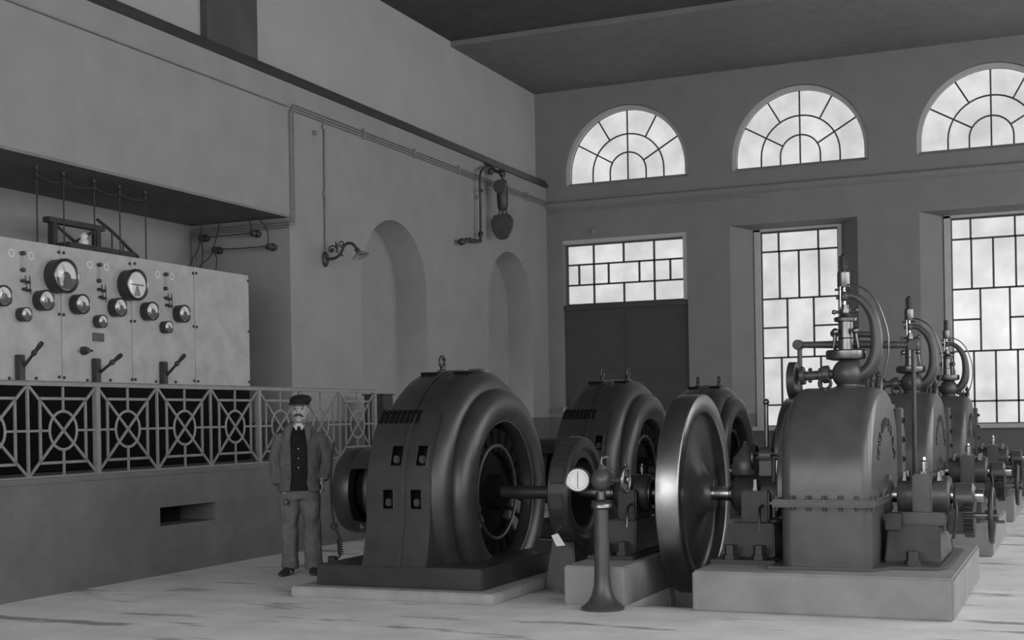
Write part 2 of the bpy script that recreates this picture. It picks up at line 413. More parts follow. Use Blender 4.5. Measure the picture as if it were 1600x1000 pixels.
WT = grid_window(4, 'wide iron-barred transom window above the dark door', DX0 + .02, DX1 - .09, TZ0, TZ1, YB + .19,
    [(1 / 3, (.235, .49, .745), None), (1 / 3, (.107, .235, .36, .62, .745, .876), None), (1 / 3, (.235, .49, .745), None)])
R1, R2 = AR * .31, AR * .612
for k, (cx, _) in enumerate(ARC):
    y = GA + .06; zc = AZ0 + AST
    W = struct('window_%d' % (k + 5), MB().prism(arch_poly(cx, AZ0, AST, AR, 28, .07) + [(p[0], p[1]) for p in reversed(arch_poly(cx, AZ0, AST, AR - .012, 28))], 'XZ', GA - .05, GA + .03), 'frame_paint',
        ('arched fanlight window in the corner above the door', 'arched fanlight window above the tall window beside the door', 'arched fanlight window above the farthest turbine', 'arched fanlight window at the end of the back wall')[k])
    def pt(r, a): return (cx + r * cos(radians(a)), zc + r * sin(radians(a)))
    def arc(r, a, b, n=6): return [pt(r, a + (b - a) * i / n) for i in range(n + 1)]
    def sector(ri, ro, a, b):
        p = arc(ro, a, b)
        if b == 180: p += [(cx - ro, AZ0), (cx - ri, AZ0)]
        p += arc(ri, b, a) if ri > 0 else [(cx, AZ0)] if a == 0 or b == 180 else []
        if a == 0: p += [(cx + ri, AZ0), (cx + ro, AZ0)] if ri > 0 else [(cx + ro, AZ0)]
        return p
    for i in range(6): pane(W, sector(R2, AR, i * 30, i * 30 + 30), y)
    for a, b in ((0, 30), (30, 90), (90, 150), (150, 180)): pane(W, sector(R1, R2, a, b), y)
    pane(W, arc(R1, 0, 90, 8) + [(cx, AZ0), (cx + R1, AZ0)], y); pane(W, arc(R1, 90, 180, 8) + [(cx - R1, AZ0), (cx, AZ0)], y)
    def bar(p, q): part('glazing_bar', MB().tube([(p[0], y, p[1]), (q[0], y, q[1])], GB, 6), 'window_iron', W)
    for a in (30, 150): bar(pt(R1, a), pt(AR, a))
    for a in (60, 120): bar(pt(R2, a), pt(AR, a))
    bar((cx, AZ0), (cx, zc + AR))
    for r in (R1, R2):
        part('glazing_bar', MB().tube([(cx + r, y, AZ0)] + [(p[0], y, p[1]) for p in arc(r, 0, 180, 20)] + [(cx - r, y, AZ0)], GB, 6), 'window_iron', W)
# door under the transom
D = struct('door_1', MB().box(DX0 + .01, DX1 - .01, YB + .07, YB + .15, .01, TZ0 - .10), 'door_paint', 'broad dark door below the transom window')
part('lintel', MB().box(DX0, DX1, YB + .02, YB + .159, TZ0 - .10, TZ0 - .005), 'door_paint', D, .008)
part('batten', MB().box(DX0 + .05, DX1 - .05, YB + .05, YB + .069, 2.35, 2.42), 'door_paint', D)
part('batten', MB().box(DX0 + .05, DX1 - .05, YB + .05, YB + .069, .9, .97), 'door_paint', D)
part('stile', MB().box((DX0 + DX1) / 2 - .02, (DX0 + DX1) / 2 + .02, YB + .055, YB + .069, .05, TZ0 - .15), 'door_paint', D)
part('door_frame', MB().box(DX1 - .09, DX1 - .001, YB + .02, YB + .159, TZ0, TZ1).box(DX0 + .001, DX1 - .001, YB + .02, YB + .159, TZ1, DZ - .001), 'frame_paint', D)
p, q = ony(848, 641, YB - .05), ony(882, 641, YB - .05)
solo('handle_bar', MB().tube([p, q], .018, 10).tube([q + Vector((0, -.02, -.06)), q + Vector((0, -.02, .06))], .05, 10).tube([p, p + Vector((0, .06, 0))], .014), 'conduit_grey', 'short horizontal iron bar on the wall beside the dark door', 'bar')
p = ony(929, 362, YB)
solo('boss', MB().disc('Y', p, .07, -.05, 0), 'conduit_grey', 'small round boss on the wall above the transom window', 'boss')

# left wall with the switchboard alcove and two niches ---------------------
lw = struct('wall_left', MB().box(-11.7, XW, YN, YB + .3, 0, 6.0), 'plaster', 'grey plastered side wall with alcove and arched niches')
YE = 14.85
cs = [MB().box(-11.19, XW + .2, 4.0, YE, ZP, 4.225)]
for a, b, d in ((16.72, 18.80, .55), (21.18, 23.19, .50)):
    r = (b - a) / 2; cy = (a + b) / 2; zc = 4.535 - r
    cs.append(MB().prism([(b, -.1)] + [(cy + r * cos(pi * i / 24), zc + r * sin(pi * i / 24)) for i in range(25)] + [(a, -.1)], 'YZ', XW - d, XW + .2))
cut(lw, cs)
uw = struct('wall_left_upper', MB().box(-10.6, XU, YN, YB + .3, 6.0, ZC + .2), 'plaster_upper', 'paler plastered wall above the crane rail')
a, b = onx(313, 40, XU).y, onx(403, 95, XU).y
solo('vertical_duct', MB().box(XU + .002, XU + .10, a, onx(403, 95, XU + .10).y, 6.002, ZC - .002), 'duct_paint', 'dark square duct rising from the crane ledge to the ceiling', 'duct')
struct('wall_gallery', MB().box(XW - .05, XP, YN, 15.12, 0, ZP), 'podium_paint', 'dark painted front of the raised switchboard gallery')
cut(bpy.data.objects['wall_gallery'], [MB().box(XP - 1.15, XP + .2, 10.5, 11.41, .48, .665)])
struct('slot_shade', MB().box(XP - .5, XP - .30, 10.5, 11.2, .481, .664), 'black_void', 'added black panel standing in for the shade inside the gallery slot')  # black panel added to darken the slot where only shade lies
struct('trim_2', MB().box(XP - .12, XP + .012, YN, 15.13, ZP - .035, ZP + .012), 'podium_paint', 'narrow stone kerb along the gallery edge')
struct('ceiling_alcove', MB().box(-11.18, XW - .002, 4.01, YE - .01, 4.195, 4.224), 'soffit_shade', 'added dark sheet that puts shade on the alcove soffit')  # sheet added so the soffit reads dark; shade is in its colour
# right-hand and near walls, with the large windows that light the hall
rw = struct('wall_right', MB().box(XR, XR + .5, YN - .5, YB + .3, 0, ZC + .2), 'plaster', 'plastered window wall')
cut(rw, [MB().box(XR - .2, XR + 1, a, b, RZ0, RZ1) for a, b in RWIN])
nw = struct('wall_front', MB().box(-11.7, XR + .5, YN - .5, YN, 0, ZC + .2), 'plaster', 'plastered end wall behind the viewer')
cut(nw, [MB().box(a, b, YN - 1, YN + .2, FZ0, FZ1) for a, b in FWIN])
for k, (a, b) in enumerate(RWIN):
    m = MB()
    for i in range(5): yy = a + (b - a) * i / 4; m.box(XR + .2, XR + .25, max(a, yy - .02), min(b, yy + .02), RZ0, RZ1)
    for i in range(7): zz = RZ0 + (RZ1 - RZ0) * i / 6; m.box(XR + .205, XR + .245, a, b, max(RZ0, zz - .02), min(RZ1, zz + .02))
    W = struct('window_%d' % (k + 9), m, 'window_iron', 'tall iron window in the side wall')
    part('pane', MB().box(XR + .222, XR + .228, a, b, RZ0, RZ1), 'clear_glass', W)
for k, (a, b) in enumerate(FWIN):
    m = MB()
    for i in range(5): xx = a + (b - a) * i / 4; m.box(max(a, xx - .02), min(b, xx + .02), YN - .25, YN - .2, FZ0, FZ1)
    for i in range(7): zz = FZ0 + (FZ1 - FZ0) * i / 6; m.box(a, b, YN - .245, YN - .205, max(FZ0, zz - .02), min(FZ1, zz + .02))
    W = struct('window_%d' % (k + 15), m, 'window_iron', 'tall iron window in the end wall')
    part('pane', MB().box(a, b, YN - .228, YN - .222, FZ0, FZ1), 'clear_glass', W)

# crane runway on the ledge of the left wall
cr = thing('crane_rail', (XW, YN, 6.0), 'long dark steel crane rail along the top of the side wall', 'crane rail')
part('runway_beam', MB().box(XW - .10, XW + .05, YN, YB - .01, 5.985, 6.055), 'dark_iron', cr)
part('rail_head', MB().box(XW - .07, XW + .01, YN, YB - .01, 6.055, 6.115), 'dark_iron', cr)

# ------------------------------------------------------------------ conduits on the left wall
cn = thing('conduit_bundle', (XW, YE, 4.2), 'bundle of thin conduits along the side wall dropping at the alcove corner', 'conduit')
cn2 = thing('conduit_bundle', (-11.1, YE, 3.0), 'bundle of thin conduits along the alcove end wall', 'conduit')
cz = lambda k: 5.63 + .04 * k
for k in range(3):
    zz = cz(k); o = .03 + .0
    pts = [(XW + o, YB - .06, zz), (XW + o, YE + .05 + .035 * k, zz), (XW + o, YE + .02 + .035 * k, zz - .03), (XW + o, YE + .02 + .035 * k, 4.17 - .03 * k), (XW + o, YE - .03 - .012 * k, 4.14 - .035 * k)]
    part('conduit', MB().tube(pts, .010, 8), 'conduit_grey', cn)
    pts = [(XW + o, YE - .03 - .012 * k, 4.14 - .035 * k), (-11.12, YE - .03 - .012 * k, 4.14 - .035 * k), (-11.14, YE - .03, 4.1 - .035 * k), (-11.14 + .035 * k, YE - .03, 3.0)]
    part('conduit', MB().tube(pts, .012, 8), 'conduit_grey', cn2)
part('conduit', MB().tube([(XW + .03, YE, 5.66), (XW + .03, 4, 5.66)], .010, 8), 'conduit_grey', cn)
for yy in (16.8, 18.4, 20.0, 21.6, 23.0):
    part('saddle_clip', MB().box(XW, XW + .05, yy, yy + .03, 5.60, 5.75), 'conduit_grey', cn)
solo('conduit_pair', MB().tube([(-9.55, YB - .025, 5.66), (-6.0, YB - .025, 5.66)], .011).tube([(-9.55, YB - .025, 5.62 - .14), (-5.4, YB - .025, 5.62 - .14)], .011) , 'conduit_grey', 'pair of thin conduits along the back wall below the arched windows', 'conduit')
# ------------------------------------------------------------------ gallery railing
PY = [7.05 + .871 * k - .002 for k in range(-3, 10)]                 # panel ends; bays of three
PY = [9.683 + .871 * k for k in range(-7, 7)]
RT = 1.862
rl = thing('gallery_railing', (XP - .06, PY[0], ZP), 'wrought-iron gallery railing with rings and diagonal crosses', 'railing')
xr = XP - .06
part('handrail', MB().prism([(xr - .03, RT - .02), (xr + .03, RT - .02), (xr + .03, RT + .012), (xr + .015, RT + .025), (xr - .015, RT + .025), (xr - .03, RT + .012)], 'XZ', PY[0] - .02, PY[-1] + .02), 'railing_paint', rl)
part('bottom_rail', MB().box(xr - .012, xr + .012, PY[0], PY[-1], ZP + .012, ZP + .03), 'railing_paint', rl)
def flat(p, q, t=.012, d=.008):                                     # flat bar in the railing plane between (y,z) points
    a = Vector((0, q[0] - p[0], q[1] - p[1])).normalized(); n = Vector((1, 0, 0)).cross(a) * t; P = Vector((xr, p[0], p[1])); Q = Vector((xr, q[0], q[1])); o = Vector((d, 0, 0))
    return MB().add([P + n + o, P - n + o, P - n - o, P + n - o, Q + n + o, Q - n + o, Q - n - o, Q + n - o], [(0, 1, 2, 3), (4, 5, 6, 7), (0, 1, 5, 4), (1, 2, 6, 5), (2, 3, 7, 6), (3, 0, 4, 7)])
Z0, Z1 = ZP + .03, RT - .02
H = Z1 - Z0
first = None
for k in range(len(PY) - 1):
    if first is None:
        y0, y1 = PY[k], PY[k + 1]; W = y1 - y0; cy, cz_ = (y0 + y1) / 2, (Z0 + Z1) / 2; R = .172
        P = part('panel_frame', MB().add(*(lambda m: (m.v, m.f))(flat((y0 + .17 * W, Z0 + .14 * H), (y0 + .17 * W, Z1 - .14 * H)))).add(*(lambda m: (m.v, m.f))(flat((y1 - .17 * W, Z0 + .14 * H), (y1 - .17 * W, Z1 - .14 * H)))).add(*(lambda m: (m.v, m.f))(flat((y0 + .17 * W, Z0 + .14 * H), (y1 - .17 * W, Z0 + .14 * H)))).add(*(lambda m: (m.v, m.f))(flat((y0 + .17 * W, Z1 - .14 * H), (y1 - .17 * W, Z1 - .14 * H)))), 'railing_paint', rl)
        part('ring', MB().torus('X', (xr, cy, cz_), R, .014, 36, 8, sq=.7), 'railing_paint', P)
        part('diagonal_bar', flat((y0 + .01, Z0), (y1 - .01, Z1), .011), 'railing_paint', P)
        part('diagonal_bar', flat((y0 + .01, Z1), (y1 - .01, Z0), .011), 'railing_paint', P)
        part('cross_bar', flat((y0, cz_), (cy - R, cz_), .010), 'railing_paint', P); part('cross_bar', flat((cy + R, cz_), (y1, cz_), .010), 'railing_paint', P)
        part('upright_bar', flat((cy, Z0), (cy, cz_ - R), .010), 'railing_paint', P); part('upright_bar', flat((cy, cz_ + R), (cy, Z1), .010), 'railing_paint', P)
        first = P
    else: copy_tree(first, rl, Vector((0, PY[k] - PY[0], 0)))
for k, yy in enumerate(PY):
    big = (k - 7) % 3 == 0
    t = .026 if big else .011
    part('post', MB().box(xr - t, xr + t, yy - t, yy + t, ZP - (.1 if big else 0) + .012, RT - .015), 'railing_paint', rl)

# ------------------------------------------------------------------ switchboard
XS = XW
sb = thing('switchboard', (XS, 11.8, ZP), 'white marble switchboard with dials and lever switches behind the railing', 'switchboard')
seams = [onx(x, 500, XS).y for x in (96, 206, 304, 389.5)]
edges = [seams[0] - (seams[1] - seams[0]) * 2, seams[0] - (seams[1] - seams[0])] + seams
ST, SB = 3.335, 1.945
for i in range(len(edges) - 1):
    part('marble_slab', MB().box(XS - .03, XS, edges[i] + .003, edges[i + 1] - .003, SB, ST), 'marble', sb, .003)
part('support_frame', MB().box(XS - .09, XS - .04, edges[0], edges[-1] - .02, SB, SB + .06).box(XS - .09, XS - .04, edges[0], edges[-1] - .02, ST - .08, ST - .02), 'dark_iron', sb)
part('plinth_box', MB().box(XS - .35, XS - .01, edges[0], edges[-1] - .01, ZP + .01, SB - .01), 'black_void', sb, label='black box standing in for the dark void under the marble')  # solid black fill in place of the dark void below the slabs
def gauge(x, y, hpx, dep, lower=True):
    xf = XS + dep; c = onx(x, y, xf); r = hpx / 2 * (c - CAMP).dot(FWD) / FPX
    b = MB().lathe('X', (XS, c.y, c.z), [(0, r * .96), (dep * .8, r * .97), (dep * .85, r * 1.0), (dep, r * .97), (dep * .98, r * .84), (dep * .86, r * .82), (dep * .86, .001)], 32, cap=False)
    g = part('gauge', b, 'dark_iron', sb)
    n = 18; xq = XS + dep * .9
    part('dial_face', MB().lathe('X', (xq, c.y, c.z), [(0, r * .81), (.003, r * .81)], 28), 'dial_face', g)
    if lower:
        poly = [(c.y + r * .8 * cos(pi + pi * i / n), c.z - r * .12 + r * .66 * sin(pi + pi * i / n)) for i in range(n + 1)]
        poly += [(c.y + r * .36 * cos(pi * i / 10), c.z - r * .12 + r * .36 * sin(pi * i / 10)) for i in range(11)]
        part('dial_plate', MB().prism(poly, 'YZ', xq + .004, xq + .008), 'dial_lower', g)
        part('pointer', MB().prism([(c.y - .004, c.z), (c.y + .004, c.z), (c.y - r * .3, c.z + r * .66)], 'YZ', xq + .005, xq + .007), 'dark_iron', g)
    else:
        part('pointer', MB().prism([(c.y - r * .6, c.z - .006), (c.y + r * .6, c.z - .006), (c.y + r * .6, c.z + .006), (c.y - r * .6, c.z + .006)], 'YZ', xq + .004, xq + .007), 'dark_iron', g)
        part('dial_plate', MB().prism([(c.y - r * .3, c.z - r * .7), (c.y + r * .3, c.z - r * .7), (c.y + r * .07, c.z - r * .05), (c.y - r * .07, c.z - r * .05)], 'YZ', xq + .004, xq + .006), 'conduit_grey', g)
    part('bezel', MB().torus('X', (xf - .002, c.y, c.z), r * .93, r * .06, 32, 8), 'dull_steel', g)
    part('glass_cover', MB().lathe('X', (xf - .012, c.y, c.z), [(0, r * .88), (.01, r * .6), (.014, .001)], 24, cap=False), 'gauge_glass', g)
for a in ((105, 431, 55, .15), (216, 445, 50, .15)): gauge(*a, lower=a[0] < 200)
for a in ((8, 462, 34), (75, 469, 33), (131, 475, 32), (190, 480, 30), (240, 486, 30), (290, 490, 28)): gauge(*a, .11)
for a in ((43, 491, 23), (162, 502, 21), (265, 511, 20)): gauge(*a, .09)
for x, y in ((91, 394), (99, 395), (202, 412), (210, 412), (301, 427), (306, 427), (92, 491), (99, 492), (204, 502), (210, 502), (302, 510), (307, 511), (92, 589), (100, 590), (206, 593), (211, 593), (303, 595), (309, 596), (387, 439), (388, 518), (389, 597), (14, 591), (56, 591), (136, 594), (172, 594), (243, 596), (274, 597)):
    p = onx(x, y, XS); part('bolt', MB().lathe('X', p, [(0, .016), (.012, .016), (.02, .008), (.02, .001)], 10), 'dark_iron', sb)
for (x, y), (x2, y2) in (((33, 396), (34, 422)), ((153, 414), (153, 439)), ((257, 429), (257, 451))):
    p, q = onx(x, y, XS), onx(x2, y2, XS)
    k = part('plug_switch', MB().disc('X', p, .022, 0, .05, 14), 'dark_iron', sb); part('plug', MB().disc('X', q, .022, 0, .04, 14), 'dark_iron', k)
    part('switch_rod', MB().tube([p + Vector((.03, 0, 0)), q + Vector((.03, 0, 0))], .006), 'dull_steel', k)
    for s in (-1, 1):
        c = p + Vector((.004, s * .13, -.01)); part('engraved_plate', MB().torus('X', c, .035, .006, 18, 6, sq=.4), 'porcelain', k)
for x, y in ((37, 444), (156, 457), (260, 470)):
    p = onx(x, y, XS); m = MB()
    for dy, dz in ((-.03, .03), (.03, .02), (-.01, -.05), (.04, -.06)): m.lathe('X', p + Vector((0, dy, dz)), [(0, .016), (.05, .016), (.06, .008)], 10)
    m.tube([p + Vector((.05, -.03, .08)), p + Vector((.05, 0, -.08))], .006).tube([p + Vector((.05, .03, .08)), p + Vector((.05, .04, -.1))], .006)
    part('terminal_cluster', m, 'dark_iron', sb)
p = onx(153, 527, XS); part('name_plate', MB().box(XS, XS + .012, p.y - .085, p.y + .085, p.z - .045, p.z + .045), 'dial_lower', sb)
p = onx(129, 548, XS); part('rotary_knob', MB().disc('X', p, .045, 0, .05, 16).disc('X', p, .03, .05, .09, 16).tube([p + Vector((.07, -.07, 0)), p + Vector((.07, .07, 0))], .012), 'dark_iron', sb)
for (bx, t, b), (h0, h1) in (((35, 554, 593), ((42, 572), (66, 535))), ((154, 560, 596), ((161, 582), (190, 554))), ((259, 565, 600), ((265, 586), (289, 554)))):
    p, q = onx(bx, t, XS + .06), onx(bx, b, XS + .06)
    lv = part('lever_switch', MB().box(XS, XS + .06, p.y - .045, p.y + .045, q.z - .02, p.z), 'dark_iron', sb, .008)
    a = Vector((XS + .06, p.y + .02, onx(*h0, XS + .06).z)); e = ony(h1[0], h1[1], a.y + .02)
    d = (e - a)
    part('blade', MB().tube([a, a + d * .55], .016, 8), 'dull_steel', lv)
    part('handle', MB().tube([a + d * .5, a + d * .6, a + d * .64, a + d * .9, a + d], [.018, .03, .018, .026, .02], 10).sphere(a + d * .55, .03, 10), 'wood_box', lv)
# what stands and hangs in the alcove
al = thing('oil_switch_frame', (-10.7, 12.0, ZP), 'dark timber frame with oil switch box behind the switchboard', 'frame')
p0, p1 = onx(82, 340, -10.6), onx(150, 335, -10.6)
for yy in (p0.y, p1.y):
    part('post', MB().box(-10.64, -10.56, yy - .035, yy + .035, ZP, p0.z), 'wood_box', al)
part('cross_beam', MB().box(-10.65, -10.55, p0.y - .1, p1.y + .1, p0.z - .06, p0.z), 'wood_box', al)
zb = p0.z - .42
for a, b in (((p0.y, p0.z - .05), (p1.y, zb)), ((p0.y, zb), (p1.y, p0.z - .05))):
    part('brace', MB().tube([(-10.6, a[0], a[1]), (-10.6, b[0], b[1])], .018, 8), 'wood_box', al)
p2 = onx(205, 385, -10.45)
part('switch_box', MB().box(-10.62, -10.38, p0.y + .02, p2.y, 3.0, 3.55), 'wood_box', al, .01)
part('insulator', MB().lathe('Z', (-10.45, p0.y + .33, 3.55), [(0, .05), (.04, .06), (.07, .035), (.11, .05), (.14, .02)], 16), 'porcelain', al)
st = thing('stair_handrail', (-10.9, 13.0, ZP), 'slender sloping handrail behind the dark switch box', 'handrail')
a, b = onx(152, 343, -10.9), onx(216, 402, -10.9)
part('sloping_rail', MB().tube(smooth_path([a, a * .6 + b * .4 + Vector((0, 0, .02)), a * .25 + b * .75, b]), .02, 8), 'dark_iron', st)
for t in (.35, .62, .9):
    c = a.lerp(b, t); part('baluster', MB().tube([c, (c.x, c.y, ZP + .01)], .012, 8), 'dark_iron', st)
labs = ('left of the dark timber frame', 'over the dark timber frame', 'over the sloping handrail', 'above the second large dial', 'just past the second large dial')
for k, (x, yt, yb) in enumerate(((57, 278, 385), (99, 287, 385), (147, 297, 385), (187, 325, 400), (227, 316, 410))):
    t = onx(x, yt, XS - .35); e = onx(x, yb, XS - .35)
    hw = thing('ceiling_insulator', (t.x, t.y, 4.22), 'ceiling insulator with a dropped cable ' + labs[k], 'insulator', 'insulators under the alcove ceiling')
    part('insulator_body', MB().lathe('Z', (t.x, t.y, 4.06), [(0, .012), (.02, .03), (.06, .02), (.08, .034), (.10, .02), (.134, .022)], 14), 'dark_iron', hw)
    part('cable', MB().tube([(t.x, t.y, 4.06), (t.x, t.y, 3.2)], .008, 8), 'cable', hw)
    if k < 4: part('link_cable', MB().tube(smooth_path([(t.x, t.y, 4.10), (t.x - .02, t.y + .25, 4.07), (t.x, t.y + .5, 4.10)]), .010, 8), 'cable', hw)
YI = YE - .02
iw = []
for k, (x, y) in enumerate(((314, 371), (335, 390), (395, 364), (420, 385))):
    c = ony(x, y, YI - .12)
    q = thing('knob_insulator', (c.x, YE, c.z), ('knob insulator nearest the alcove back on its end wall', 'lower knob insulator toward the alcove back on its end wall', 'upper knob insulator by the alcove mouth', 'lower knob insulator by the alcove mouth')[k], 'insulator', 'knob insulators on the alcove end wall')
    part('knob', MB().lathe('Y', (c.x, YE, c.z), [(0, .045), (-.05, .05), (-.07, .03), (-.10, .03), (-.12, .045), (-.15, .045), (-.17, .02), (-.17, .001)], 16), 'dark_iron', q)
    iw.append(c)
cw = thing('alcove_wiring', (iw[0].x, YI, iw[0].z), 'loose black wires strung between the alcove wall insulators', 'wiring')
U = Vector((0, -.03, 0))
for a, b in ((0, 2), (1, 3)):
    part('wire', MB().tube([iw[a] + U, (iw[a] + iw[b]) / 2 + U + Vector((0, 0, -.01)), iw[b] + U], .008, 6), 'cable', cw)
for k, (x, y, dx) in enumerate(((318, 329, 0), (343, 327, 0), (378, 330, 18), (404, 341, 14))):
    t = ony(x, y, YI - .15); c = iw[k]
    part('wire', MB().tube(smooth_path([t + Vector((-.05, -.1, 0)), t, c.lerp(t, .5) + Vector((.02 * k, 0, 0)), c + U]), .008, 6), 'cable', cw)
for k, (x, y) in ((0, (314, 425)), (0, (296, 416)), (1, (337, 428)), (1, (310, 420))):
    e = ony(x, y, YI - .3); c = iw[k]
    part('wire', MB().tube(smooth_path([c + U, c.lerp(e, .4) + Vector((.03, 0, 0)), e, e + Vector((0, 0, -.3))]), .008, 6), 'cable', cw)
c = onx(597, 640, -9.1)
cb = thing('fuse_cabinet', (-9.1, c.y, ZP), 'small dark cabinet standing past the end of the railing', 'cabinet')
part('cabinet_body', MB().box(-9.25, -8.95, c.y - .25, c.y + .06, .01, onx(597, 618, -9.1).z), 'wood_box', cb, .01)
part('cabinet_top', MB().box(-9.27, -8.93, c.y - .27, c.y + .08, onx(597, 618, -9.1).z, onx(597, 618, -9.1).z + .02), 'wood_box', cb)

# ------------------------------------------------------------------ wall lamps and hoist
b0, b1 = onx(507, 405, XW), onx(505, 203, XW)
lp = thing('scroll_lamp', (XW, b0.y, b0.z), 'scrolled iron gooseneck wall lamp fed by a long vertical conduit', 'lamp')
part('back_plate', MB().sphere((XW + .02, b0.y, b0.z), .1, 16, (.35, .75, 1.1)), 'dark_iron', lp)
def LQ(x, y): q = ony(x, y, b0.y); return q
arm = [LQ(512, 405), LQ(524, 403), LQ(532, 396), LQ(538, 384), LQ(545, 380), LQ(552, 382), LQ(557, 389)]
part('arm', MB().tube(smooth_path(arm), .020, 10), 'dark_iron', lp)
def scroll(cx, cy, r0, r1, a0, turns): return [LQ(cx + (r0 + (r1 - r0) * i / 24) * cos(a0 + turns * 2 * pi * i / 24), cy + (r0 + (r1 - r0) * i / 24) * sin(a0 + turns * 2 * pi * i / 24)) for i in range(25)]
part('scroll', MB().tube(scroll(519, 390, 7.5, 1.5, .7, -1.3), .010, 8).sphere(LQ(519, 391), .028, 10), 'dark_iron', lp)
part('scroll', MB().tube(scroll(534, 381, 5.5, 1.2, 1.2, 1.2), .009, 8), 'dark_iron', lp)
part('leaf', MB().tube([LQ(528, 396), LQ(526, 384), LQ(524, 376)], [.008, .022, .002], 8).tube([LQ(533, 396), LQ(535, 400)], [.006, .016], 8), 'dark_iron', lp)
part('lamp_holder', MB().tube([LQ(557, 389), LQ(561, 395)], .035, 12), 'dark_iron', lp)
part('lamp_shade', MB().lathe(LQ(563, 400) - LQ(559, 391), LQ(561, 395), [(-.02, .03), (.0, .05), (.05, .12), (.06, .12), (.02, .045)], 20, cap=False), 'conduit_grey', lp)
part('feed_pipe', MB().tube([(XW + .025, b0.y, b0.z), (XW + .025, b1.y, b1.z), (XW + .025, b1.y + .01, 5.66)], .016, 8), 'conduit_grey', lp)
for zz in (4.6, b1.z): part('pipe_clip', MB().lathe('Z', (XW + .025, b0.y, zz), [(0, .022), (.04, .028), (.07, .022)], 10), 'conduit_grey', lp)
# pole lamp by the corner niches
yl = onx(752, 375, XW + .25).y; k0 = Vector((XW + .25, yl, 0))
LP = lambda x, y: onx(x, y, XW + .12)
l2 = thing('pendant_bracket_lamp', LP(751, 376), 'dark iron pendant pole with hooked top and short side arm near the corner', 'lamp')
part('pole', MB().tube(smooth_path([LP(751, 376), LP(751, 330), LP(750, 285), LP(751, 270), LP(756, 263), LP(765, 261)], 5), .022, 10), 'dark_iron', l2)
part('rail_bracket', MB().tube([LP(765, 261), (XW + .03, LP(765, 261).y, 5.975)], .018, 8), 'dark_iron', l2)
part('collar', MB().lathe('Z', LP(751, 298), [(-.03, .03), (0, .045), (.03, .03)], 12).lathe('Z', LP(751, 366), [(-.06, .03), (0, .05), (.05, .03)], 12), 'dark_iron', l2)
part('side_arm', MB().tube(smooth_path([LP(752, 376), LP(742, 377), LP(732, 374), LP(724, 379)]), [.024 + .008 * (i % 3) for i in range(19)], 8).sphere(LP(721, 378), .06, 12), 'dark_iron', l2)
part('bulb', MB().sphere(LP(767, 268), .06, 14), 'dark_iron', l2)
yh = onx(785, 352, XW + .30).y; HQ = lambda x, y: ony(x, y, yh)
ho = thing('chain_hoist', HQ(785, 270), 'dark chain hoist with heart-shaped lower block hanging under the crane rail', 'hoist')
part('trolley_hook', MB().tube(smooth_path([HQ(776, 268), HQ(785, 267), HQ(787, 273), HQ(784, 284)]), .03, 8).sphere(HQ(785, 272), .06, 12), 'dark_iron', ho)
zr = 5.97
part('trolley_arm', MB().tube([(XW + .02, yh, 5.97), HQ(776, 268), HQ(787, 271)], .03, 8), 'dark_iron', ho)
part('upper_block', MB().lathe('Z', HQ(785, 300), [(-.32, .06), (-.28, .09), (-.1, .10), (.1, .10), (.2, .08), (.22, .02)], 14), 'dark_iron', ho)
part('sheave', MB().disc('Y', HQ(785, 293), .12, -.14, -.08, 18), 'pipe_iron', ho)
part('chain', MB().tube([HQ(785, 320), HQ(785, 336)], .03, 8).tube([HQ(781, 320), HQ(779, 340)], .018, 8).tube([HQ(790, 320), HQ(792, 340)], .018, 8), 'dark_iron', ho)
c = HQ(785, 352)
hp = [(0, -.27), (.10, -.22), (.19, -.08), (.21, .05), (.18, .16), (.10, .21), (0, .17), (-.10, .21), (-.18, .16), (-.21, .05), (-.19, -.08), (-.10, -.22)]
part('lower_block', MB().prism([(c.x + a, c.z + b) for a, b in hp], 'XZ', yh - .06, yh + .06), 'pipe_iron', ho, .03)
for x, y, n in ((490, 208, 'small dark peg on the wall above the scrolled lamp'), (742, 308, 'small dark peg on the wall beside the pendant pole')):
    p = onx(x, y, XW); solo('peg', MB().disc('X', p, .035, 0, .04, 14).disc('X', p, .022, .04, .06, 12), 'conduit_grey', n, 'peg', 'pegs on the side wall')
# ------------------------------------------------------------------ machine set (built once, then copied for the two sets behind it)
def bisect_low(o, z):
    zl = z - wloc(o).z; bm = bmesh.new(); bm.from_mesh(o.data)
    bmesh.ops.bisect_plane(bm, geom=bm.verts[:] + bm.edges[:] + bm.faces[:], plane_co=(0, 0, zl), plane_no=(0, 0, 1), clear_inner=True)
    bm.to_mesh(o.data); bm.free(); o.data.set_sharp_from_angle(angle=radians(35))
SETS = [[] for _ in UN]
C0 = Vector((0, YA, ZA)); XG = -5.25
def hexbolt(m, p, axis, r, h): return m.lathe(axis, p, [(0, r * 1.35), (h * .3, r * 1.35), (h * .3, r), (h, r), (h, .001)], 6)
def oilcup(m, p, s=1.0): return m.lathe('Z', p, [(0, .012 * s), (.03 * s, .012 * s), (.03 * s, .028 * s), (.08 * s, .03 * s), (.09 * s, .015 * s), (.11 * s, .012 * s), (.115 * s, .001)], 12)

# concrete
pad = solo('concrete_pad', MB().box(-6.2, -4.31, 9.51, 12.29, 0, .09), 'pad_cement', '', 'pad', bevel=.012); SETS[0].append(pad)
pl = solo('concrete_plinth', MB().box(-3.80, -3.30, 9.75, 12.05, 0, .31), 'plinth_cement', '', 'plinth', bevel=.012); SETS[0].append(pl)
pt_ = solo('turbine_plinth', MB().box(-2.74, -.85, 9.70, 12.2, 0, .305), 'plinth_cement', '', 'plinth', bevel=.015); SETS[0].append(pt_)

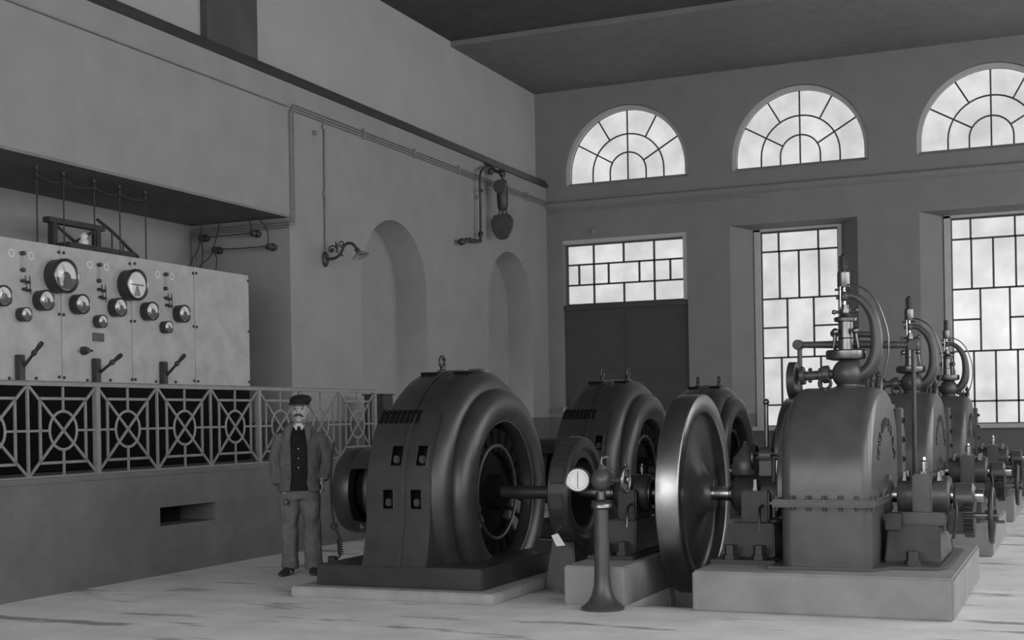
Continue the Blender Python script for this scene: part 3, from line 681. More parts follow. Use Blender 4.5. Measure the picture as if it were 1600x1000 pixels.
# generator ---------------------------------------------------------------
g = thing('generator', (XG, YA, .09), '', 'generator'); SETS[0].append(g)
part('base_plate', MB().box(-6.03, -4.47, 9.65, 12.15, .09, .268), 'generator_paint', g, .012)
prof = [(-.30, .62), (-.42, .62), (-.47, .66), (-.50, .74), (-.50, .84), (-.46, .91), (-.40, .938), (-.36, .928), (-.355, .99), (-.33, 1.035), (-.27, 1.09), (-.19, 1.107)]
prof = prof + [(-t, r) for t, r in reversed(prof)]
fr = part('stator_frame', MB().lathe('X', (XG, YA, ZA), prof, 96, cap=False), 'generator_paint', g, sharp=50); bisect_low(fr, .26)
bm = bmesh.new(); bm.from_mesh(fr.data); off = wloc(fr)
kill = []
for f in bm.faces:
    c = f.calc_center_median() + off
    if -5.46 < c.x < -5.03 and .66 < c.z < 1.36 and f.calc_area() > .01: kill.append(f)
bmesh.ops.delete(bm, geom=kill, context='FACES'); bm.to_mesh(fr.data); bm.free(); fr.data.set_sharp_from_angle(angle=radians(50))
for t in (-.022, .022):
    o = part('joint_rib', MB().lathe('X', (XG + t, YA, ZA), [(-.012, 1.10), (-.012, 1.118), (.012, 1.118), (.012, 1.10)], 96, cap=False), 'generator_paint', g); bisect_low(o, .27)
# front and back foot with four ventilation openings each side
def foot(sgn):
    R = 1.116
    def yy(z):
        if z >= ZA: return YA + sgn * sqrt(max(0, R * R - (z - ZA) ** 2))
        return YA + sgn * (R + .10 * ((ZA - z) / .55) ** 2)
    xs_ = [-5.60, -5.455, -5.392, -5.345, -5.282, -5.186, -5.149, -5.077, -5.04, -4.995]
    zs_ = [.268, .35, .45, .55, .65, .739, .82, .901, 1.0, 1.101, 1.185, 1.269, 1.36, 1.45, 1.54]
    holes = [(-5.392, -5.282, 1.101, 1.269), (-5.149, -5.04, 1.101, 1.269), (-5.455, -5.345, .739, .901), (-5.186, -5.077, .739, .901)]
    m = MB(); idx = {}
    for i, x in enumerate(xs_):
        for j, z in enumerate(zs_): idx[i, j] = len(m.v); m.v.append((x, yy(z), z))
    for i in range(len(xs_) - 1):
        for j in range(len(zs_) - 1):
            xm, zm = (xs_[i] + xs_[i + 1]) / 2, (zs_[j] + zs_[j + 1]) / 2
            if any(a < xm < b and c < zm < d for a, b, c, d in holes): continue
            m.f.append((idx[i, j], idx[i + 1, j], idx[i + 1, j + 1], idx[i, j + 1])); m.sm.append(True)
    ins = lambda z: YA + sgn * min(abs(yy(z) - YA) - .02, 1.0)
    for i in (0, len(xs_) - 1):                                   # returns at the two sides of the foot
        for j in range(8):
            a, b = m.v[idx[i, j]], m.v[idx[i, j + 1]]; k = len(m.v); m.v += [(a[0], YA + sgn * .95, a[2]), (b[0], YA + sgn * .95, b[2])]
            m.f.append((idx[i, j], idx[i, j + 1], k + 1, k)); m.sm.append(False)
    F = part('foot_panel', m, 'generator_paint', g)
    for a, b, c, d in holes:
        y0, y1 = yy(c), yy(d); q = sgn * .09
        vs = [(a, y0, c), (b, y0, c), (b, y1, d), (a, y1, d), (a, y0 - q, c), (b, y0 - q, c), (b, y1 - q, d), (a, y1 - q, d)]
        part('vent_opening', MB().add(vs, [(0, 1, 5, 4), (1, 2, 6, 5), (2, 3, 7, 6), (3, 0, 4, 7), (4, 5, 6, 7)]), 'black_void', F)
        part('vent_lip', MB().tube([(a, y0 - .002 * sgn, c), (b, y0 - .002 * sgn, c), (b, y1, d), (a, y1, d), (a, y0, c)], .006, 6), 'generator_paint', F)
        part('winding_end', MB().box(a + .02, b - .03, min(y0, y0 - q) + .02, max(y0, y0 - q) - .03, c + .02, c + .085), 'dark_iron', F, .01)
    part('seam_cover', MB().loft([[(XG + s * .018, yy(z) + (sgn * .012 if o else 0), z) for s, o in ((-1, 0), (-1, 1), (1, 1), (1, 0))] for z in zs_], smooth=False), 'black_void' if False else 'dark_iron', F)
foot(-1); foot(1)
rot = MB().lathe('X', (XG, YA, ZA), [(-.30, .57), (.30, .57)], 48).cyl('X', (XG, YA, ZA), .16, -.42, .42, 28)
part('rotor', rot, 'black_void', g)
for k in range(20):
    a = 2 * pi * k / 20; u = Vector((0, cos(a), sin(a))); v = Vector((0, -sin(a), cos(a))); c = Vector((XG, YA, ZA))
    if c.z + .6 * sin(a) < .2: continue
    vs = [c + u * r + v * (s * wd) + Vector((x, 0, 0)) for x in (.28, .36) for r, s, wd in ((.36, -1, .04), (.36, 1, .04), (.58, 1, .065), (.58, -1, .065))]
    part('pole_winding', MB().add(vs, [(0, 1, 2, 3), (4, 5, 6, 7), (0, 1, 5, 4), (1, 2, 6, 5), (2, 3, 7, 6), (3, 0, 4, 7)]), 'lit_copper_coil' if (sin(a) < -.12 and sin(a) > -.6) else 'black_void', g, .008)  # light painted in: a few low poles bright, the rest black
m = MB()
for k in range(8):
    x = XG - .33 + .05 * k; a = radians(142); m = MB()
    for (aa, r) in ((138, 1.128), (145, 1.128)): pass
    P = [Vector((x + dx, YA + r * cos(radians(q)), ZA + r * sin(radians(q)))) for dx in (0, .03) for q, r in ((138, 1.10), (145, 1.10), (145, 1.128), (138, 1.128))]
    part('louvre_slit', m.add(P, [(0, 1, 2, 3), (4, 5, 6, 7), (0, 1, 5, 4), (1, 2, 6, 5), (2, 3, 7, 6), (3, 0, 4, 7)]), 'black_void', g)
o = part('spider_ring', MB().torus('X', (XG + .36, YA, ZA), .42, .02, 48, 8), 'dark_iron', g)
lip = part('shield_lip', MB().torus('X', (XG + .445, YA, ZA), .645, .010, 72, 8), 'pipe_iron', g); bisect_low(lip, .26)
for t in (-.165, .165):
    e = part('eye_bolt', MB().lathe('Z', (XG + t, YA, ZA + 1.095), [(0, .05), (.02, .05), (.03, .025), (.05, .022)], 14).torus('X', (XG + t, YA, ZA + 1.195), .048, .016, 24, 8, sq=1), 'dark_iron', g)
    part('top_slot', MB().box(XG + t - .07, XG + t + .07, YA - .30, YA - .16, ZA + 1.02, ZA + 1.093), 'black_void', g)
# left end: exciter drum and its cradle
ex = part('exciter_drum', MB().lathe('X', (-6.40, YA, ZA + .01), [(0, .28), (.0, .36), (.02, .395), (.06, .405), (.17, .405), (.19, .395), (.19, .30)], 40, cap=False).lathe('X', (-6.40, YA, ZA + .01), [(.02, .30), (.02, .001)], 40, cap=False), 'generator_paint', g)
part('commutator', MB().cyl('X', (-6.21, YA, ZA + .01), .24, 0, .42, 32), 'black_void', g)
part('brush_ring', MB().torus('X', (-6.08, YA, ZA + .01), .30, .035, 36, 8), 'dark_iron', g)
part('exciter_cradle', MB().lathe('X', (-6.22, YA, ZA + .01), [(0, .36), (0, .41), (.34, .47), (.34, .42)], 30, cap=False, a0=pi * 1.22, a1=pi * 1.78).prism([(YA - .3, .26), (YA + .3, .26), (YA + .38, .52), (YA - .38, .52)], 'YZ', -6.02, -5.9), 'generator_paint', g)
part('top_cover', MB().lathe('X', (-6.22, YA, ZA + .01), [(0, .375), (0, .40), (.46, .40), (.46, .375)], 24, cap=False, a0=pi * .3, a1=pi * .82), 'generator_paint', g)
part('arm_bracket', MB().box(-6.22, -5.72, YA + .30, YA + .36, ZA + .22, ZA + .28), 'dark_iron', g, .01)
part('cradle_bolt', hexbolt(MB(), (-6.10, YA - .33, .52), (0, -1, -.6), .02, .02), 'bright_steel', g)
part('shaft', MB().lathe('X', (0, YA, ZA), [(-6.38, .06), (-4.22, .06)], 28), 'dark_iron', g)
# right end: ring-shaped exciter frame with dark segment plates
re_ = thing('ring_exciter', (-4.11, YA, 0), '', 'exciter'); SETS[0].append(re_)
part('shaft', MB().lathe('X', (0, YA, ZA), [(-4.215, .07), (-3.775, .07)], 28), 'dull_steel', re_)
rg = part('ring_frame', MB().lathe('X', (-4.11, YA, ZA), [(-.10, .33), (-.10, .46), (-.085, .485), (.075, .485), (.09, .47), (.09, .40), (.06, .37), (.06, .31), (-.06, .30), (-.10, .33)], 56, cap=False), 'generator_paint', re_)
for k in range(14):
    a = 2 * pi * k / 14 + .1; u = Vector((0, cos(a), sin(a))); v = Vector((0, -sin(a), cos(a))); c = Vector((-4.115, YA, ZA))
    vs = [c + u * r + v * s * .065 + Vector((x, 0, 0)) for x in (-.06, .055) for r, s in ((.478, -1), (.478, 1), (.494, 1), (.494, -1))]
    part('segment_plate', MB().add(vs, [(0, 1, 2, 3), (4, 5, 6, 7), (0, 1, 5, 4), (1, 2, 6, 5), (2, 3, 7, 6), (3, 0, 4, 7)]), 'dark_iron', rg, .004)
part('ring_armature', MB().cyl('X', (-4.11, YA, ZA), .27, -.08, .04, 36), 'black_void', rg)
part('ring_foot', MB().taper(-4.30, -4.0, YA - .34, YA + .34, 0.0, .48, .75, .6), 'generator_paint', re_, .01)
wire_tag = None

# flywheel and main shaft ----------------------------------------------------
fw = thing('flywheel', (-3.04, YA, ZA), '', 'flywheel'); SETS[0].append(fw)
R = .842
part('rim', MB().lathe('X', (-2.94, YA, ZA), [(-.006, .69), (0, .70), (0, R - .012), (-.012, R), (-.19, R), (-.20, R - .012), (-.20, .70), (-.14, .69)], 128, cap=False, ), 'flywheel_steel', fw, sharp=50)
part('web', MB().lathe('X', (-2.94, YA, ZA), [(-.006, .69), (-.05, .68), (-.085, .66), (-.095, .60), (-.085, .45), (-.06, .30), (-.01, .20), (.03, .155), (.07, .145), (.07, .075)], 96, cap=False).lathe('X', (-2.94, YA, ZA), [(-.14, .69), (-.13, .3), (-.16, .16), (-.25, .145), (-.25, .07)], 64, cap=False), 'flywheel_web', fw, sharp=60)
part('shaft', MB().lathe('X', (0, YA, ZA), [(-3.365, .07), (-2.87, .075), (-2.87, .062), (-2.735, .062)], 32), 'bright_steel', fw)
part('shaft_key', MB().box(-2.875, -2.865, YA - .02, YA + .02, ZA + .06, ZA + .11), 'dull_steel', fw)

# bearing pedestals ------------------------------------------------------------
def pedestal(name, x0, x1, zb, tall):
    t = thing(name, ((x0 + x1) / 2, YA, zb), '', 'bearing'); SETS[0].append(t)
    xm = (x0 + x1) / 2; hw = (x1 - x0) / 2
    part('journal', MB().lathe('X', (0, YA, ZA), [(x0 - .05, .066), (x1 + .05, .066)], 24), 'dull_steel', t)
    part('foot_plate', MB().box(x0 - .05, x1 + .05, YA - .70, YA + .70, zb, zb + .035), 'dark_iron', t, .008)
    part('pedestal_body', MB().taper(x0, x1, YA - .50, YA + .50, zb + .035, zb + .30, .80, .9), 'turbine_paint', t, .012)
    part('bearing_cap', MB().lathe('X', (xm, YA, ZA), [(-hw, .10), (-hw, .145), (-hw + .03, .165), (hw - .03, .165), (hw, .145), (hw, .10)], 36, cap=False), 'dark_iron', t)
    part('cap_block', MB().box(xm - hw * .55, xm + hw * .55, YA - .24, YA + .24, zb + .30, ZA + .04), 'dark_iron', t, .015)
    for s in (-1, 1):
        for q in (-1, 1):
            part('foot_bolt', hexbolt(MB(), (xm + q * hw * .55, YA + s * .60, zb + .035), 'Z', .05, .11), 'dark_iron', t)
        part('cap_bolt', hexbolt(MB(), (xm, YA + s * .2, ZA + .04), 'Z', .025, .09), 'dull_steel', t)
    for q in (-1, 1):
        part('oil_ring', MB().torus('X', (xm + q * hw * 1.02, YA, ZA), .12, .016, 28, 8), 'dull_steel', t)
        part('oil_cup', oilcup(MB(), (xm + q * hw * .5, YA - .03, ZA + .155), .9), 'dull_steel', t)
    part('drain_pipe', MB().tube(smooth_path([(xm + hw * .3, YA - .24, ZA - .08), (xm + hw * .3, YA - .34, ZA - .1), (xm + hw * .35, YA - .40, ZA - .2), (xm + hw * .35, YA - .43, zb + .05)]), .012, 8), 'dull_steel', t)
    return t
pb1 = pedestal('generator_bearing', -3.72, -3.42, .31, 0)
pb2 = pedestal('turbine_bearing', -2.68, -2.26, .305, 0)
# governor linkage beside the casing belongs to this bearing: tall rod, slide and small wheel
part('lever_rod', MB().tube([(-2.42, YA, ZA + .15), (-2.416, YA, 1.57)], .018, 10).sphere((-2.416, YA, 1.585), .028, 12), 'dull_steel', pb2)
part('rod_guide', MB().cyl('X', (-2.42, YA, 1.14), .075, -.05, .05, 24).box(-2.47, -2.37, YA - .06, YA + .06, ZA + .12, 1.14), 'pipe_iron', pb2)
part('side_wheel', MB().torus('X', (-2.52, YA, 1.12), .11, .016, 28, 8).tube([(-2.56, YA, 1.12), (-2.26, YA, 1.12)], .022, 10), 'dull_steel', pb2)
part('lubricator', MB().lathe('Z', (-2.60, YA, ZA + .16), [(0, .10), (.05, .115), (.14, .10), (.20, .05), (.24, .02), (.28, .012)], 20), 'pipe_iron', pb2)
part('linkage', MB().tube([(-2.60, YA - .05, ZA + .30), (-2.42, YA - .06, ZA + .36), (-2.24, YA - .06, ZA + .30)], .012, 8).tube([(-2.66, YA - .1, ZA + .06), (-2.2, YA - .1, ZA + .06)], .014, 8).tube([(-2.34, YA - .1, ZA + .30), (-2.34, YA - .12, .48)], .02, 8).tube([(-2.27, YA - .1, ZA + .2), (-2.27, YA - .12, .52)], .014, 8), 'dull_steel', pb2)
part('dashpot', MB().lathe('Z', (-2.33, YA - .16, .44), [(0, .05), (.02, .06), (.18, .06), (.2, .03), (.3, .02)], 18), 'dark_iron', pb2)

# turbine ------------------------------------------------------------------------
X0, X1, RC = -2.13, -1.455, .87
tb = thing('turbine', ((X0 + X1) / 2, YA, .305), '', 'turbine'); SETS[0].append(tb)
n = 40
def sgnp(v, e): return (1 if v >= 0 else -1) * abs(v) ** e
st_ = []
for i in range(8): q = pi / 2 * i / 7; st_.append((X0 + .085 * (1 - sin(q)), .085 * (1 - cos(q))))
st_ = st_[::-1]
st_ = [(x, e) for x, e in st_]; st_ = [(X0 + .085 * (1 - cos(pi / 2 * i / 7)), .085 * (1 - sin(pi / 2 * i / 7))) for i in range(8)]
st_ += [(X1 - (x - X0), e) for x, e in reversed(st_)]
part('upper_casing', MB().loft([[(x, YA - (RC - e) * sgnp(cos(pi * i / n), .82), ZA + (RC - e) * max(0, sin(pi * i / n)) ** .82) for i in range(n + 1)] for x, e in st_]), 'turbine_paint', tb, sharp=60)
rp = []
for cx_, cy_, a0_ in ((X1 - .085, YA + RC - .085, 0), (X0 + .085, YA + RC - .085, 90), (X0 + .085, YA - RC + .085, 180), (X1 - .085, YA - RC + .085, 270)):
    rp += [(cx_ + .085 * cos(radians(a0_ + 15 * i)), cy_ + .085 * sin(radians(a0_ + 15 * i))) for i in range(7)]
part('lower_casing', MB().prism(rp, 'XY', .325, ZA - .005), 'turbine_paint', tb, sharp=40)
fl_ = MB().box(X0 - .07, X1 + .06, YA - RC - .07, YA + RC + .07, ZA - .045, ZA + .015)
fg = part('joint_flange', fl_, 'turbine_paint', tb, .02)
for k in range(7):
    x = X0 - .02 + (X1 - X0 + .04) * k / 6
    part('flange_bolt', hexbolt(MB(), (x, YA - RC - .042, ZA + .015), 'Z', .014, .03), 'dark_iron', fg); part('bolt_end', MB().cyl('Z', (x, YA - RC - .042, ZA - .07), .012, 0, .03, 8), 'dark_iron', fg)
for k in range(6):
    y = YA - RC + .02 + 1.7 * k / 5
    part('flange_bolt', hexbolt(MB(), (X1 + .035, y, ZA + .015), 'Z', .014, .03), 'dark_iron', fg)
part('base_flange', MB().prism([(X0 - .09, YA - RC - .08), (X1 + .02, YA - RC - .08), (X1 + .14, YA - RC + .12), (-1.0, YA - RC + .12), (-.93, YA - RC + .25), (-.93, YA + RC - .1), (X0 - .09, YA + RC)], 'XY', .305, .328), 'turbine_paint', tb, .006)
part('side_cover', MB().lathe('X', (X0, YA, ZA + .02), [(0, .74), (-.045, .74), (-.06, .72), (-.06, .2), (-.09, .18), (-.09, .07)], 56, cap=False, a0=0, a1=pi), 'turbine_paint', tb, label='round cover plate on the casing flank')
part('shaft', MB().lathe('X', (0, YA, ZA), [(-2.205, .062), (-.88, .062), (-.88, .05), (-.72, .05), (-.72, .001)], 32), 'bright_steel', tb)
part('shaft_boss', MB().lathe('X', (X1, YA, ZA), [(0, .17), (.03, .16), (.05, .11), (.05, .06)], 32, cap=False), 'turbine_paint', tb)
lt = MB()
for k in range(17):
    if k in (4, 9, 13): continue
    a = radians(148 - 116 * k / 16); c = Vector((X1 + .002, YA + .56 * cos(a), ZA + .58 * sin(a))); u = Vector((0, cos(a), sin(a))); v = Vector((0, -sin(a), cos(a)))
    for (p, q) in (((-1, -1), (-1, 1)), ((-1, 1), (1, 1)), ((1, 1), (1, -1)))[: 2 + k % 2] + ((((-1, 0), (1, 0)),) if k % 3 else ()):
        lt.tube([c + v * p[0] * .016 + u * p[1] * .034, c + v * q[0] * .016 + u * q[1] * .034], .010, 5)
part('raised_lettering', lt, 'letter_shade', tb)['kind'] = 'stuff'
fb = part('rear_flange', MB().box(X1 - .02, X1 + .035, 11.60, 11.80, .33, 1.52), 'turbine_paint', tb, .01)
for k in range(7): part('flange_bolt', hexbolt(MB(), (X1 + .035, 11.70, .42 + .165 * k), 'X', .022, .03), 'dark_iron', fb)
part('rear_nozzle_box', MB().box(X0 + .02, X1 - .02, 11.6, 12.02, .33, 1.55), 'turbine_paint', tb, .04)
part('slot_cover', MB().prism([(11.86, .85)] + [(11.93 + .07 * cos(pi - pi * i / 8), 1.28 + .07 * sin(pi - pi * i / 8)) for i in range(9)] + [(12.0, .85)], 'YZ', X1 - .03, X1 + .02), 'dark_iron', tb, .006)
part('lifting_ring', MB().torus('Y', (-1.885, YA - .25, ZA + .90), .045, .014, 20, 8, sq=1).lathe('Z', (-1.885, YA - .25, ZA + .80), [(0, .05), (.03, .05), (.05, .02), (.06, .02)], 14), 'dark_iron', tb)
# outboard bearing, worm gear and hand wheel on the right of the casing
part('outboard_pedestal', MB().taper(-1.42, -1.0, YA - .46, YA + .46, .328, .60, .75, .92), 'turbine_paint', tb, .012)
part('outboard_top', MB().box(-1.36, -.98, YA - .26, YA + .26, .60, .70), 'pipe_iron', tb, .012)
ob = part('outboard_bearing', MB().lathe('X', (0, YA, ZA), [(-1.36, .08), (-1.36, .14), (-1.33, .15), (-1.22, .15), (-1.21, .12), (-1.12, .12), (-1.11, .155), (-.98, .155), (-.96, .14), (-.96, .07)], 36, cap=False), 'pipe_iron', tb)
part('bearing_bridge', MB().box(-1.24, -1.09, YA - .17, YA + .17, ZA - .16, ZA + .175), 'pipe_iron', ob, .015)
for x in (-1.30, -1.165, -1.04): part('cap_bolt', hexbolt(MB(), (x, YA - .11, ZA + .12), 'Z', .02, .07), 'dull_steel', ob); part('cap_bolt', hexbolt(MB(), (x, YA + .11, ZA + .12), 'Z', .02, .07), 'dull_steel', ob)
part('oil_cup', oilcup(MB(), (-1.165, YA, ZA + .17), 1.2), 'bright_steel', ob)
part('foot_bolt', hexbolt(MB(), (-1.20, YA - .56, .328), 'Z', .045, .10), 'dark_iron', tb)
part('foot_bolt', hexbolt(MB(), (-1.05, YA + .56, .328), 'Z', .045, .10), 'dark_iron', tb)
part('oil_drip_box', MB().box(-1.42, -1.30, YA - .40, YA - .24, .57, .70), 'dark_iron', tb, .008)
gr = MB(); T = 26; gp = []
for k in range(T * 4):
    r = .17 if (k % 4) in (0, 1) else .145; a = 2 * pi * k / (T * 4); gp.append((YA + r * cos(a), .66 + r * sin(a)))
part('worm_gear', gr.prism(gp, 'YZ', -.86, -.79), 'dark_iron', tb)
part('gear_housing', MB().lathe('X', (-.84, YA, ZA - .02), [(-.10, .10), (-.08, .12), (.04, .12), (.06, .09)], 28), 'pipe_iron', tb)
part('gear_bracket', MB().box(-1.0, -.80, YA - .08, YA + .08, .52, .72), 'dark_iron', tb, .02)
part('worm_shaft', MB().tube([(-.98, YA - .02, .666), (-.62, YA - .02, .666)], .022, 12), 'dull_steel', tb)
hw = part('hand_wheel', MB().torus('X', (-.66, YA, .666), .205, .020, 44, 10), 'dark_iron', tb)
part('wheel_hub', MB().lathe('X', (-.66, YA, .666), [(-.05, .04), (.04, .04), (.05, .02)], 18), 'dark_iron', hw)
for k in range(5):
    a = 2 * pi * k / 5 + .3; part('spoke', MB().tube([(-.66, YA + .03 * cos(a), .666 + .03 * sin(a)), (-.66, YA + .2 * cos(a), .666 + .2 * sin(a))], .011, 8), 'dark_iron', hw)
part('wheel_grip', MB().tube([(-.66, YA - .19, .63), (-.56, YA - .19, .63)], .012, 8), 'dull_steel', hw)
part('oil_pipe', MB().tube(smooth_path([(-.92, YA - .2, .80), (-.90, YA - .26, .72), (-.91, YA - .25, .6), (-.93, YA - .24, .50)]), .012, 8), 'dark_iron', tb)

# nozzle valve with C-shaped yoke on top of the casing
PQ = lambda x, y: ony(x, y, YA)
px = 1 / 188.0
def Zof(y): return PQ(1322, y).z
vx = PQ(1322, 560).x
vl = thing('needle_valve', (vx, YA, ZA + RC), '', 'valve'); SETS[0].append(vl)
cv = lambda y: (vx, YA, Zof(y))
S0 = Zof(584)
part('valve_body', MB().sphere((vx + .01, YA, S0), .125, 28).lathe('Z', (vx + .01, YA, ZA + RC - .03), [(0, .13), (.03, .13), (.04, .09), (S0 - ZA - RC, .08)], 28), 'pipe_iron', vl)
part('bonnet_disc', MB().lathe('Z', (vx, YA, Zof(563)), [(0, .10), (.012, .155), (.025, .16), (Zof(547) - Zof(563) - .01, .16), (Zof(547) - Zof(563), .15), (Zof(547) - Zof(563), .05)], 40), 'dull_steel', vl)
part('column', MB().lathe('Z', (vx, YA, Zof(547)), [(0, .062), (.09, .060), (.095, .066), (.10, .060), (Zof(503) - Zof(547), .058)], 28), 'dull_steel', vl)
part('collar_disc', MB().lathe('Z', (vx, YA, Zof(503)), [(0, .06), (.005, .088), (.03, .092), (.038, .086), (.045, .05), (.075, .035), (.105, .03)], 32), 'dull_steel', vl)
part('gland_nut', MB().lathe('Z', (vx, YA, Zof(489)), [(0, .03), (0, .045), (.03, .045), (.03, .028), (.065, .028), (.07, .012)], 12).tube([(vx - .09, YA, Zof(487)), (vx + .09, YA, Zof(487))], .013, 10).sphere((vx - .09, YA, Zof(487)), .02, 10).sphere((vx + .09, YA, Zof(485)), .022, 10), 'dull_steel', vl)
part('spindle', MB().cyl('Z', (vx - .005, YA - .0, Zof(480)), .011, 0, Zof(424) - Zof(480), 10).tube([(vx - .03, YA - .05, Zof(480)), (vx - .03, YA - .05, Zof(448))], .005, 6), 'bright_steel', vl)
part('spring_barrel', MB().lathe('Z', (vx - .01, YA, Zof(449)), [(0, .03), (0, .047), (.006, .05), (.12, .05), (.126, .044), (.126, .01)], 28), 'dull_steel', vl)
hx = []
for i in range(90): a = 2 * pi * i / 15; hx.append((vx - .01 + .033 * cos(a), YA + .033 * sin(a), Zof(425) + (Zof(400) - Zof(425)) * i / 89))
part('spring_core', MB().lathe('Z', (vx - .01, YA, Zof(425)), [(0, .014), (Zof(399) - Zof(425), .012), (Zof(398) - Zof(425), .02), (Zof(396) - Zof(425), .01)], 12), 'dark_iron', vl)
part('spring', MB().tube(hx, .0055, 6), 'dark_iron', vl)
part('crosshead', MB().tube([(vx - .08, YA, Zof(452)), (vx + .06, YA, Zof(452))], .010, 8).sphere((vx - .005, YA, Zof(463)), .042, 16, (1, 1, 1)).tube([(vx - .07, YA, Zof(464)), (vx, YA, Zof(464))], .018, 10), 'pipe_iron', vl)
YP = [(1318, 462), (1336, 463), (1351, 474), (1362, 490), (1368, 510), (1370, 535), (1368, 556), (1361, 573), (1349, 584), (1332, 588)]
yp = smooth_path([PQ(*q) for q in YP], 5); m_ = len(yp)
part('yoke_arm', MB().tube(yp, [.026 + .030 * min(1, i / (m_ * .7)) for i in range(m_)], 14), 'pipe_iron', vl)
tp = smooth_path([PQ(*q) for q in ((1322, 446), (1336, 446), (1354, 454), (1370, 471), (1381, 496), (1388, 522), (1389, 550), (1384, 576), (1378, 594), (1377, 612))], 5)
part('copper_tube', MB().tube([p + Vector((0, -.03, 0)) for p in tp], .0075, 8), 'dull_steel', vl)
for s, b, f_ in ((-1, (1307, 519), (1304, 543)), (1, (1338, 517), (1343, 544))):
    p, q = PQ(*b) + Vector((0, -.06, 0)), PQ(*f_) + Vector((0, -.06, 0))
    part('ball_handle', MB().tube([q, p], [.010, .013], 8).sphere(p, .030, 14), 'dull_steel', vl)
part('inlet_pipe', MB().tube([PQ(1313, 584), PQ(1252, 588)], .038, 18).disc(PQ(1286, 586) - PQ(1294, 585), PQ(1291, 585), .072, -.03, .03, 24).disc(PQ(1286, 586) - PQ(1294, 585), PQ(1284, 586), .06, -.02, .02, 24).disc(PQ(1286, 586) - PQ(1294, 585), PQ(1254, 587), .075, -.02, .02, 24), 'pipe_iron', vl)
part('pipe_nut', MB().sphere(PQ(1266, 578), .018, 10).sphere(PQ(1266, 595), .018, 10).tube([PQ(1266, 578), PQ(1266, 595)], .010, 8), 'dark_iron', vl)
pc = PQ(1240, 595)
part('belt_pulley', MB().lathe('X', pc, [(-.035, .05), (-.035, .14), (-.03, .155), (.03, .155), (.035, .14), (.035, .05)], 36), 'dark_iron', vl)
part('fitting_cluster', MB().lathe('Z', PQ(1374, 606), [(0, .03), (.04, .03), (.045, .018), (.10, .02), (.11, .01), (.15, .008)], 12).lathe('Z', PQ(1364, 606), [(0, .022), (.05, .022), (.06, .012), (.09, .01)], 10).tube([PQ(1345, 598), PQ(1380, 598)], .016, 10).tube([PQ(1356, 606), PQ(1356, 590)], .018, 10).sphere(PQ(1373, 586), .028, 12), 'dark_iron', vl)
# regulating lever, only on the nearest set
rgv = thing('regulating_lever', PQ(1424, 745), 'long horizontal regulating lever with hanging rods on the nearest turbine', 'lever')
Bk = Vector((0, .12, 0))
part('lever_bar', MB().tube([PQ(1243, 538) + Bk, PQ(1330, 537) + Bk, PQ(1430, 538) + Bk], [.026, .034, .028], 12), 'pipe_iron', rgv)
part('short_bar', MB().tube([PQ(1296, 519) + Bk * 1.6, PQ(1364, 521) + Bk * 1.6], .026, 12).tube([PQ(1299, 521) + Bk * 1.6, PQ(1299, 560) + Bk * 1.6], .016, 10).sphere(PQ(1297, 519) + Bk * 1.6, .034, 12), 'pipe_iron', rgv)
part('pivot', MB().disc('Y', PQ(1243, 538) + Bk, .042, -.05, .05, 18).disc('Y', PQ(1424, 538) + Bk, .045, -.05, .05, 18), 'dark_iron', rgv)
part('hanging_rod', MB().tube([PQ(1245, 540) + Bk, PQ(1246, 606) + Bk], .020, 10), 'pipe_iron', rgv)
part('hanging_rod', MB().tube([PQ(1424, 540) + Bk, PQ(1427, 745) + Bk], .018, 10), 'dark_iron', rgv)

SHOW_OFF = [o for o in g.children if o.name.startswith('eye_bolt')]
# copies and labels -----------------------------------------------------------------
for i in (1, 2):
    for o in SETS[0]: SETS[i].append(copy_tree(o, None, UN[i]))
# the nearest generator has only its left eye bolt; a blank cover closes the other socket
bpy.data.objects.remove(SHOW_OFF[1])
part('socket_cover', MB().box(XG + .12, XG + .24, YA - .05, YA + .05, ZA + 1.10, ZA + 1.122), 'dark_iron', g, .006)
POS = ('nearest set, beside the man and the gauge post', 'middle set, in front of the dark door', 'farthest set, closest to the windows')
KIND = {'concrete_pad': ('low concrete pad under the generator of the ', 'concrete generator pads'), 'concrete_plinth': ('narrow concrete plinth under the generator bearing of the ', 'bearing plinths'),
        'turbine_plinth': ('wide concrete plinth carrying the turbine of the ', 'turbine plinths'), 'generator': ('dark rounded generator with eye bolts of the ', 'generators in a row'),
        'ring_exciter': ('ring-shaped exciter with dark segment plates of the ', 'ring exciters'), 'flywheel': ('polished steel flywheel of the ', 'flywheels'), 'generator_bearing': ('cast pedestal bearing between generator and flywheel of the ', 'generator bearings'),
        'turbine_bearing': ('cast pedestal bearing with tall rod by the flywheel of the ', 'turbine bearings'), 'turbine': ('domed grey turbine casing with hand wheel of the ', 'turbines in a row'),
        'needle_valve': ('needle valve with curved yoke arm on the turbine of the ', 'needle valves')}
SHORT = ('nearest set', 'middle set before the door', 'farthest set by the windows')
for i in range(3):
    for o in SETS[i]:
        k = o.name.split('.')[0]; o['label'] = KIND[k][0] + SHORT[i]; o['group'] = KIND[k][1]

